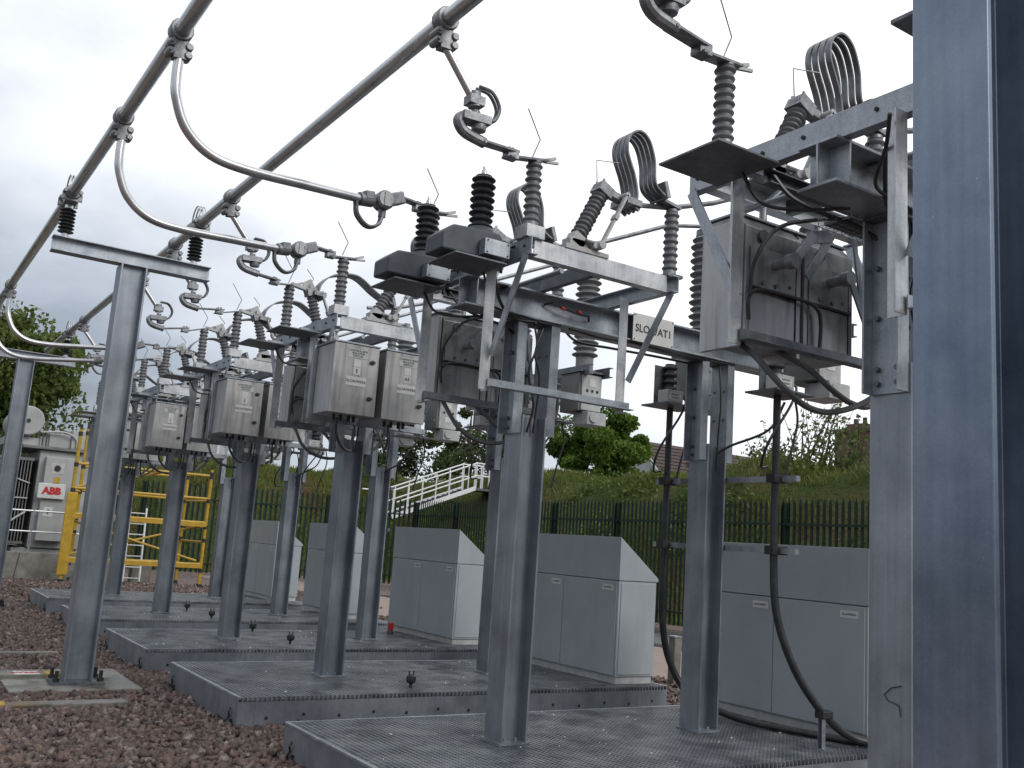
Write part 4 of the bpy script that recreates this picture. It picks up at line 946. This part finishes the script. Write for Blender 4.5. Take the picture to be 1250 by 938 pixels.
# ------------------------------------------------------------------ palisade fence
def fence(A,B,z0fn,h,label):
    A=Vector(A); B=Vector(B); d=(B-A); Ln=d.length; u=d.normalized(); nn=Vector((-u.y,u.x,0))
    t=thing('palisade_fence',label,'fence',(A.x,A.y,0)); n=max(1,round(Ln/2.75)); s=Ln/n
    for i in range(n+1):
        p=A+u*s*i; z=z0fn(p); part(MB().prof((p.x,p.y,z-.2),(p.x,p.y,z+h-.1),Hp(.1,.1,.008,.006),tuple(u)),'post',M['fence'],t)
    for i in range(n):
        m_=MB(); p0=A+u*s*i; p1=A+u*s*(i+1); za=z0fn(p0); zb=z0fn(p1)
        for r in (.35,h-.55): m_.bar((p0.x,p0.y,za+r),(p1.x,p1.y,zb+r),.05,.05)
        k=18
        for j in range(k):
            q=p0+u*(s*(j+.5)/k)-nn*.045; z=za+(zb-za)*(j+.5)/k; w_=.04
            a_=q-u*w_; b_=q+u*w_
            m_.add([(a_.x,a_.y,z+.05),(q.x-nn.x*.014,q.y-nn.y*.014,z+.05),(b_.x,b_.y,z+.05),(a_.x,a_.y,z+h-.12),(q.x-nn.x*.014,q.y-nn.y*.014,z+h),(b_.x,b_.y,z+h-.12),
                    (a_.x+nn.x*.003,a_.y+nn.y*.003,z+.05),(q.x-nn.x*.011,q.y-nn.y*.011,z+.05),(b_.x+nn.x*.003,b_.y+nn.y*.003,z+.05),(a_.x+nn.x*.003,a_.y+nn.y*.003,z+h-.12),(q.x-nn.x*.011,q.y-nn.y*.011,z+h),(b_.x+nn.x*.003,b_.y+nn.y*.003,z+h-.12)],
                   [(0,1,4,3),(1,2,5,4),(7,6,9,10),(8,7,10,11),(0,3,9,6),(2,8,11,5),(3,4,10,9),(4,5,11,10)])
        part(m_,'pale_panel',M['fence'],t,smooth=False)
    return t
fl=lambda p:.05
fence((16.1,3,0),(16.1,30.3,0),fl,3.0,'tall dark green palisade fence running behind the grey cubicles')
fence((16.1,30.3,0),(7.6,33.5,0),fl,3.0,'dark green palisade fence across the yard end behind the scaffold')
fence((7.5,36.5,0),(-8,37.5,0),lambda p:1.9,2.6,'dark palisade fence on the rise behind the white transformer')

# ------------------------------------------------------------------ stairs with white handrails on the bank
sr=thing('bank_stairs','white railed stair climbing the bank behind the fence','stairs',(18.5,33.5,1.0))
pa=onx(470,640,18.5); pb=onx(592,572,18.5); zt=0
def up(p,h): return Vector((p.x,p.y,p.z+h))
pb=Vector((20.2,33.2,3.85)); pa=Vector((16.6,33.2,2.45))
tr2=MB()
nst=16
for i in range(nst):
    q=pa.lerp(pb,(i+.5)/nst); tr2.box(q.x-.12,q.x+.14,33.2,34.3,q.z-.05,q.z)
part(tr2,'treads',M['galv_dark'],sr)
for dy in (0,1.1): part(MB().bar(pa+Vector((0,dy,0)),pb+Vector((0,dy,0)),.06,.16),'stringer',M['rail_white'],sr)
for dx in (0,1.1):
    m_=MB(); o_=Vector((0,dx,0))
    for hh in (.5,1.0): m_.tube([up(pa,hh)+o_,up(pb,hh)+o_],.03,8)
    for i in range(7):
        q=pa.lerp(pb,i/6)+o_; m_.tube([q,up(q,1.0)],.028,8)
    m_.tube([up(pb,1.0)+o_,up(pb,1.0)+o_+Vector((.95,0,0))],.03,8); m_.tube([up(pb,.5)+o_,up(pb,.5)+o_+Vector((.95,0,0))],.03,8); m_.tube([up(pa,1.0)+o_,up(pa,1.0)+o_+Vector((-.8,0,0))],.03,8)
    for k in (.3,.6,.9): m_.tube([up(pb,0)+o_+Vector((k,0,0)),up(pb,1.0)+o_+Vector((k,0,0))],.028,8)
    part(m_,'handrail',M['rail_white'],sr)
part(MB().box(20.2,21.4,33.15,34.4,3.77,3.85),'landing',M['galv_dark'],sr)

# ------------------------------------------------------------------ yellow scaffold tower
sf=thing('scaffold_tower','yellow glass fibre scaffold tower standing at the yard end','scaffold',(5.9,26.9,0))
def std(x,y,h,r): 
    part(MB().tube([(x,y,.0),(x,y,h)],r,10),'standard',M['yellow'],sf)
    for z in (.45,1.25,1.6,2.3,2.95,h-.12):
        if z<h: part(MB().tube([(x,y,z-.05),(x,y,z+.05)],r+.012,10),'coupler',M['black'],sf)
    part(MB().tube([(x,y,-.0),(x,y,.1)],r+.02,10),'foot',M['black'],sf); part(MB().tube([(x,y,h),(x,y,h+.12)],r*.8,8),'end_cap',M['black'],sf)
for x,y,h in ((4.3,26.5,3.85),(7.72,26.5,3.15),(7.5,28.0,3.2),(4.62,27.4,3.95)): std(x,y,h,.045)
part(MB().box(4.18,4.43,26.43,26.49,.2,2.25),'stack_panel',M['yellow'],sf,bevel=.02)
m_=MB()
for z in (.62,1.72,2.36,2.98):
    m_.tube([(4.3,26.5,z),(7.72,26.5,z)],.035,8); m_.tube([(4.62,27.4,z-.03),(7.5,28,z-.03)],.035,8)
for z in (.55,1.2,1.6,2.3): 
    m_.tube([(7.72,26.5,z),(7.5,28,z)],.03,8); m_.tube([(4.3,26.5,z),(4.62,27.4,z)],.03,8)
m_.bar((4.3,26.45,.56),(7.72,26.45,.56),.05,.09); m_.bar((4.3,26.45,1.66),(7.72,26.45,1.66),.05,.1)
part(m_,'ledger',M['yellow'],sf)
part(MB().tube([(4.4,26.6,1.55),(7.6,26.6,.7)],.03,8).tube([(4.4,26.65,.7),(7.6,26.65,1.62)],.03,8).tube([(4.4,26.6,2.4),(6.4,26.6,2.95)],.03,8),'diagonal_brace',M['yellow'],sf)
lad=thing('ladder','pale aluminium ladder leaning inside the yellow scaffold','ladder',(6.0,27.3,0))
la=MB()
for k in (0,.42): la.tube([(5.95+k,27.3,0.02),(6.05+k,27.9,2.0)],.025,8)
part(la,'stile',M['rail_white'],lad)
ru=MB()
for i in range(7): q=i/7+.07; ru.tube([(5.95+.1*q,27.3+.6*q,2*q),(6.37+.1*q,27.3+.6*q,2*q)],.015,6)
part(ru,'rung',M['rail_white'],lad)

# ------------------------------------------------------------------ power transformer on its bund
bw=solo(MB().box(-9,5.6,27.35,27.6,-.1,.68).box(5.35,5.6,27.6,33,-.1,.68),'bund_wall',M['concrete'],'low concrete wall around the white transformer','wall',(0,27.4,0),bevel=.015)
cj=MB().bar((3.35,27.345,0),(3.42,27.345,.66),.012,.03); part(cj,'joint',M['ink'],bw)
hr=thing('guard_rail','galvanised two bar handrail on top of the low concrete wall','handrail',(0,27.45,.68))
m_=MB()
for x in (-2.2,0.7,3.62,5.0): m_.tube([(x,27.47,.68),(x,27.47,1.75)],.025,8); m_.box(x-.08,x+.08,27.41,27.53,.68,.695)
part(m_,'stanchion',M['galv'],hr)
part(MB().tube([(-9,27.47,1.72),(5.0,27.47,1.72)],.024,8).tube([(-9,27.47,1.2),(5.0,27.47,1.2)],.022,8),'rail_bar',M['lightgalv'],hr)
tf=thing('power_transformer','large white oil transformer with a logo board behind the handrail','transformer',(3.4,30,0))
part(MB().box(3.76,5.05,29.0,31.6,.75,3.38),'tank',M['trafo'],tf,bevel=.03)
part(MB().box(3.3,5.15,28.85,31.8,3.385,3.47),'cover',M['trafo_dark'],tf,bevel=.02)
part(MB().box(3.4,5.1,29.1,31.6,.2,.74),'base',M['trafo'],tf,bevel=.02)
part(MB().box(3.9,4.6,28.7,28.995,.95,3.2),'marshalling_box',M['trafo'],tf,bevel=.02)
part(MB().box(4.05,4.37,28.69,28.697,2.75,3.05),'gauge_panel',M['lightgrey'],tf)
part(MB().lathe((4.2,28.68,2.9),(0,-1,0),[(.08,0),(.08,.02)],14),'gauge',M['ink'],tf)
part(MB().box(4.15,4.3,28.685,28.695,2.5,2.66),'hazard_label',M['yellow'],tf)
sb=part(MB().box(3.78,4.46,28.58,28.66,2.07,2.48),'logo_board',M['white'],tf,bevel=.02)
text_part('ABB',.25,M['redink'],sb,(4.12,28.575,2.275),(1,0,0),(0,0,1),depth=.003,bold=.016)
part(MB().box(3.79,3.89,28.99,28.997,1.6,1.95),'rating_plate',M['label'],tf); part(MB().box(4.0,4.23,28.69,28.698,1.6,1.85),'blue_label',M['white'],tf)
cx_=MB().bar((4.05,28.686,1.725),(4.18,28.686,1.725),.006,.035); cx_.bar((4.115,28.685,1.66),(4.115,28.685,1.79),.035,.004); part(cx_,'cross_mark',mat('blue_ink',(.02,.06,.25),rough=.5),tf)
for k,xx in enumerate((1.74,2.72)):
    rd=MB()
    for i in range(13): rd.box(xx-.05+i*.075,xx-.025+i*.075,28.95,30.9,.9,3.05)
    rd.box(xx-.08,xx+.92,28.93,30.95,3.05,3.13); rd.box(xx-.08,xx+.92,28.93,30.95,.84,.9)
    ra=part(rd,'radiator',M['trafo_dark'],tf)
    part(MB().bar((xx-.05,28.9,.95),(xx+.88,28.9,1.7),.02,.05).bar((xx-.05,28.9,2.05),(xx+.88,28.9,2.05),.02,.03).bar((xx-.05,28.9,2.75),(xx+.88,28.9,2.45),.02,.03),'brace',M['lightgrey'],ra)
part(MB().lathe((3.35,28.9,4.12),(0,1,0),[(.37,0),(.40,.03),(.40,2.2),(.37,2.23)],26),'conservator',M['trafo'],tf)
part(MB().lathe((3.35,28.88,4.12),(0,-1,0),[(.05,0),(.05,.02)],10),'drain_plug',M['ink'],tf)
part(MB().box(2.9,3.7,29.1,31.0,3.48,3.68),'conservator_saddle',M['trafo'],tf)
part(MB().box(3.95,4.5,29.1,30.2,3.48,3.86).box(4.5,5.1,29.0,30.5,3.48,4.0),'cable_box',M['trafo'],tf,bevel=.02)
m_=MB()
for i in range(4): m_.cyl((3.75+i*.09,29.2,3.48),(3.75+i*.09,29.2,3.75),.035,8)
m_.tube(smooth_path([(3.7,29.0,3.85),(4.3,28.95,3.9),(4.6,28.95,3.75),(4.65,28.95,3.5)],6),.03,8)
part(m_,'pipework',M['trafo'],tf)
bx_=thing('junction_post','pale concrete block at the yard end below the scaffold','block',(6.4,28.0,0)); part(MB().box(6.25,6.75,27.7,28.1,0,.55),'block',M['concrete'],bx_,bevel=.01)
# pipes and post right of the second cubicle
ws=MB(); ws.add([(12.64,8,.008),(15.6,8,.008),(15.6,26,.008),(12.64,26,.008)],[(0,1,2,3)])
o=solo(ws,'wet_path',mat('wet_concrete_path',(.10,.105,.11),(.2,.205,.21),rough=.16,scale=.8,rvar=.12,stretch=(1,.4,1)),None,None,kind='structure',smooth=False); o['label']='wet pale concrete strip along the fence'
q=onz(822,838,0)
wp=thing('marker_post','short pale square post in the gravel between cubicle and column','post',(q.x,q.y,0)); part(MB().box(q.x-.06,q.x+.06,q.y-.06,q.y+.06,-.1,.62),'post',M['concrete'],wp,bevel=.01); part(MB().box(q.x-.065,q.x+.065,q.y-.065,q.y+.065,.62,.64),'cap',M['galv'],wp)

# ------------------------------------------------------------------ trees
def tree(label,x,y,z,h,rx,rz,n,lm,leaf=.22,clumps=26,trunk=.22,gap=.0,cat='tree',seed=1,stem=.35,name='leafy_tree'):
    r=np.random.default_rng(seed); t=thing(name,label,cat,(x,y,z))
    cz=z+h-rz; ctr=np.array([x,y,cz]); tk=MB()
    tk.tube([(x,y,z-.3),(x+.1,y,z+h*.3),(x,y+.1,z+h*.6),(x,y,z+h*.9)],[trunk,trunk*.75,trunk*.45,trunk*.1],9)
    cs=[]
    for i in range(clumps):
        d=r.normal(size=3); d/=np.linalg.norm(d); rr=r.uniform(.35,1.0)**.6
        c=ctr+d*np.array([rx,rx,rz])*rr*.88; cs.append(c)
        if i<16:
            b0=np.array([x,y,z+h*r.uniform(stem,.75)]); mid=(b0+c)/2+r.normal(0,.15,3)
            tk.tube([tuple(b0),tuple(mid),tuple(c)],[trunk*.32,trunk*.18,trunk*.05],6)
    part(tk,'trunk',M['bark'],t)
    cs=np.array(cs); sz=r.uniform(.12,.40,clumps)*rx
    ci=r.integers(0,clumps,n); d=r.normal(size=(n,3)); d/=np.linalg.norm(d,axis=1)[:,None]
    P=cs[ci]+d*(sz[ci]*r.uniform(.25,1.0,n)**.5)[:,None]*np.array([1,1,.75])
    A=r.normal(size=(n,3)); A[:,2]-=.25; A/=np.linalg.norm(A,axis=1)[:,None]; Bq=np.cross(A,r.normal(size=(n,3))); Bq/=np.linalg.norm(Bq,axis=1)[:,None]
    s=leaf*r.uniform(.6,1.3,n)
    V=np.stack([P-A*s[:,None]*.6,P+Bq*s[:,None]*.36,P+A*s[:,None]*.6,P-Bq*s[:,None]*.36],1).reshape(-1,3)
    o=bpy.data.objects.new('crown',np_mesh('crown',V-np.array([x,y,z]),np.arange(4*n).reshape(n,4),lm)); col.objects.link(o); o.parent=t
    return t
hz=lambda x,y: float(hill(np.array([x]),np.array([y]))[0])
tree('large leafy tree rising behind the transformer at the left edge',3.0,44,hz(3.0,44),5.8,4.2,2.75,24000,M['leaf'],.2,52,.3,seed=3)
tree('smaller tree beside the large one at the left edge',-3.5,46,hz(-3.5,46),6.0,3.5,2.9,14000,M['leaf'],.2,26,.25,seed=12)
tree('bright green rounded tree on the bank behind the columns',27.6,34.6,hz(27.6,34.6),3.75,2.6,1.95,26000,M['leaf_bright'],.16,36,.2,seed=5,stem=.1)
tree('darker open tree behind the white railed stair',26.5,44.5,hz(26.5,44.5),4.6,3.1,2.4,8000,M['leaf_dark'],.18,30,.22,seed=8,stem=.15)
tree('dark tree half hidden left of the stair landing',24.0,49,hz(24,49),3.0,2.4,1.6,4500,M['leaf_dark'],.18,22,.2,seed=9,stem=.15)
for k,(px,yy,h) in enumerate(((955,21.0,1.9),(985,20.0,2.7),(1012,19.2,2.6),(1045,18.0,1.7),(930,22.5,1.4))):
    xx=23.2; P_=onx(px,570,xx); y_=P_.y; z_=hz(xx,y_)
    t=thing('scrub_bush',['loose bush left of the near power cable','upright twiggy bush behind the near power cable','tall twiggy bush before the brick chimney','leafy bush at the huge column edge','low bush right of the second column'][k],'bush',(xx,y_,z_),'bushes on top of the bank')
    tw=MB(); r=np.random.default_rng(40+k); lp=[]
    for i in range(11):
        a_=r.uniform(0,2*PI); l=h*r.uniform(.5,1.0); tip=Vector((xx+math.cos(a_)*l*.38,y_+math.sin(a_)*l*.42,z_+l)); b0=Vector((xx+r.normal()*.2,y_+r.normal()*.3,z_-.1)); md=b0.lerp(tip,.5)+Vector((0,0,.12)); tw.tube([b0,md,tip],[.022,.014,.005],5)
        for q in range(24):
            f_2=r.uniform(.15,1); p_=(b0.lerp(md,f_2*2) if f_2<.5 else md.lerp(tip,f_2*2-1)); lp.append(p_+Vector(r.normal(0,.075+.05*(1-f_2),3)))
        for q in range(12): lp.append(b0+Vector(r.normal(0,.38,3))+Vector((0,0,.35)))
    part(tw,'stems',M['bark'],t)
    P=np.array(lp); n=len(P); A=r.normal(size=(n,3)); A/=np.linalg.norm(A,axis=1)[:,None]; Bq=np.cross(A,r.normal(size=(n,3))); Bq/=np.linalg.norm(Bq,axis=1)[:,None]; s=.12*r.uniform(.6,1.3,n)
    V=np.stack([P-A*s[:,None]*.6,P+Bq*s[:,None]*.36,P+A*s[:,None]*.6,P-Bq*s[:,None]*.36],1).reshape(-1,3)
    o=bpy.data.objects.new('foliage',np_mesh('foliage',V-np.array([xx,y_,z_]),np.arange(4*n).reshape(n,4),M['scrub'])); col.objects.link(o); o.parent=t
# low scrub patches on the bank slope
n=6000; cxs=rng.uniform(18.2,24,26); cys=rng.uniform(9,43,26); ci=rng.integers(0,26,n)
x_=cxs[ci]+rng.normal(0,.35,n); y_=cys[ci]+rng.normal(0,.55,n); z_=hill(x_,y_)+np.abs(rng.normal(0,.22,n))
P=np.stack([x_,y_,z_],1); A=rng.normal(size=(n,3)); A/=np.linalg.norm(A,axis=1)[:,None]; Bq=np.cross(A,rng.normal(size=(n,3))); Bq/=np.linalg.norm(Bq,axis=1)[:,None]; s=.13*rng.uniform(.6,1.3,n)
V=np.stack([P-A*s[:,None]*.6,P+Bq*s[:,None]*.4,P+A*s[:,None]*.6,P-Bq*s[:,None]*.4],1).reshape(-1,3)
o=bpy.data.objects.new('bank_scrub',np_mesh('bank_scrub',V,np.arange(4*n).reshape(n,4),M['leaf'])); col.objects.link(o); tag(o,'low green weeds growing on the bank slope','weeds',kind='stuff')

# ------------------------------------------------------------------ houses beyond the bank
h1=thing('house','house with brown tiled roof and pale gable beyond the bank','house',(46,48,4))
xa,xb=44.,58.; yA,yB=48.0,53.4; ym_=(yA+yB)/2; zr=9.45; ze=6.6
g_=MB(); g_.add([(xa,yA,4),(xa,yB,4),(xa,yB,ze),(xa,ym_,zr-.1),(xa,yA,ze),(xb,yA,4),(xb,yB,4),(xb,yB,ze),(xb,ym_,zr-.1),(xb,yA,ze)],[(0,1,2,3,4),(9,8,7,6,5),(0,4,9,5),(1,6,7,2)])
part(g_,'wall',M['render'],h1,smooth=False)
for s_,ye in ((-1,yA),(1,yB)):
    rf=MB(); d=Vector((0,ye-ym_,ze-zr)).normalized(); L_=math.hypot(ye-ym_,ze-zr)+.35; k=12
    nrm=Vector((0,-d.z,d.y)); nrm=nrm if nrm.z>0 else -nrm
    for i in range(k):
        a_=Vector((0,ym_,zr))+d*(L_*i/k); b_=Vector((0,ym_,zr))+d*(L_*(i+1)/k+.05); vs_=[]
        for xx in (xa-.25,xb+.25):
            for q_,o2 in ((a_,.02),(b_,.08),(b_,.0),(a_,-.03)): w_=q_+nrm*o2; vs_.append((xx,w_.y,w_.z))
        rf.add(vs_,[(0,1,5,4),(1,2,6,5),(2,3,7,6),(3,0,4,7),(3,2,1,0),(4,5,6,7)])
    part(rf,'roof',M['tile'],h1,smooth=False)
    part(MB().bar((xa-.27,ye,ze-.12),(xa-.27,ym_,zr),.04,.22),'barge_board',M['rail_white'],h1)
part(MB().box(47.0,47.8,49.0,49.6,7.9,8.25),'roof_light',M['brick'],h1)
h2=thing('brick_house','red brick building top with aerial beyond the bank','house',(46,34,4))
part(MB().box(45,49,29,35.4,4,9.2),'wall',M['brick'],h2); part(MB().box(44.9,49.1,28.9,35.5,9.2,9.4),'parapet',M['brick'],h2)
ch=part(MB().box(45.5,46.2,33.8,35.0,9.4,9.75),'chimney',M['brick'],h2); part(MB().cyl((45.8,34.0,9.75),(45.8,34.0,10.1),.12,8).cyl((45.8,34.6,9.75),(45.8,34.6,10.05),.12,8),'chimney_pot',M['tile'],ch)
part(MB().tube([(46,33.0,9.4),(46,33.0,10.3)],.02,6).tube([(46,32.4,10.2),(46,33.6,10.2)],.015,6).tube([(46,32.7,10.0),(46,32.7,10.4)],.012,6),'aerial',M['alu_dark'],h2)
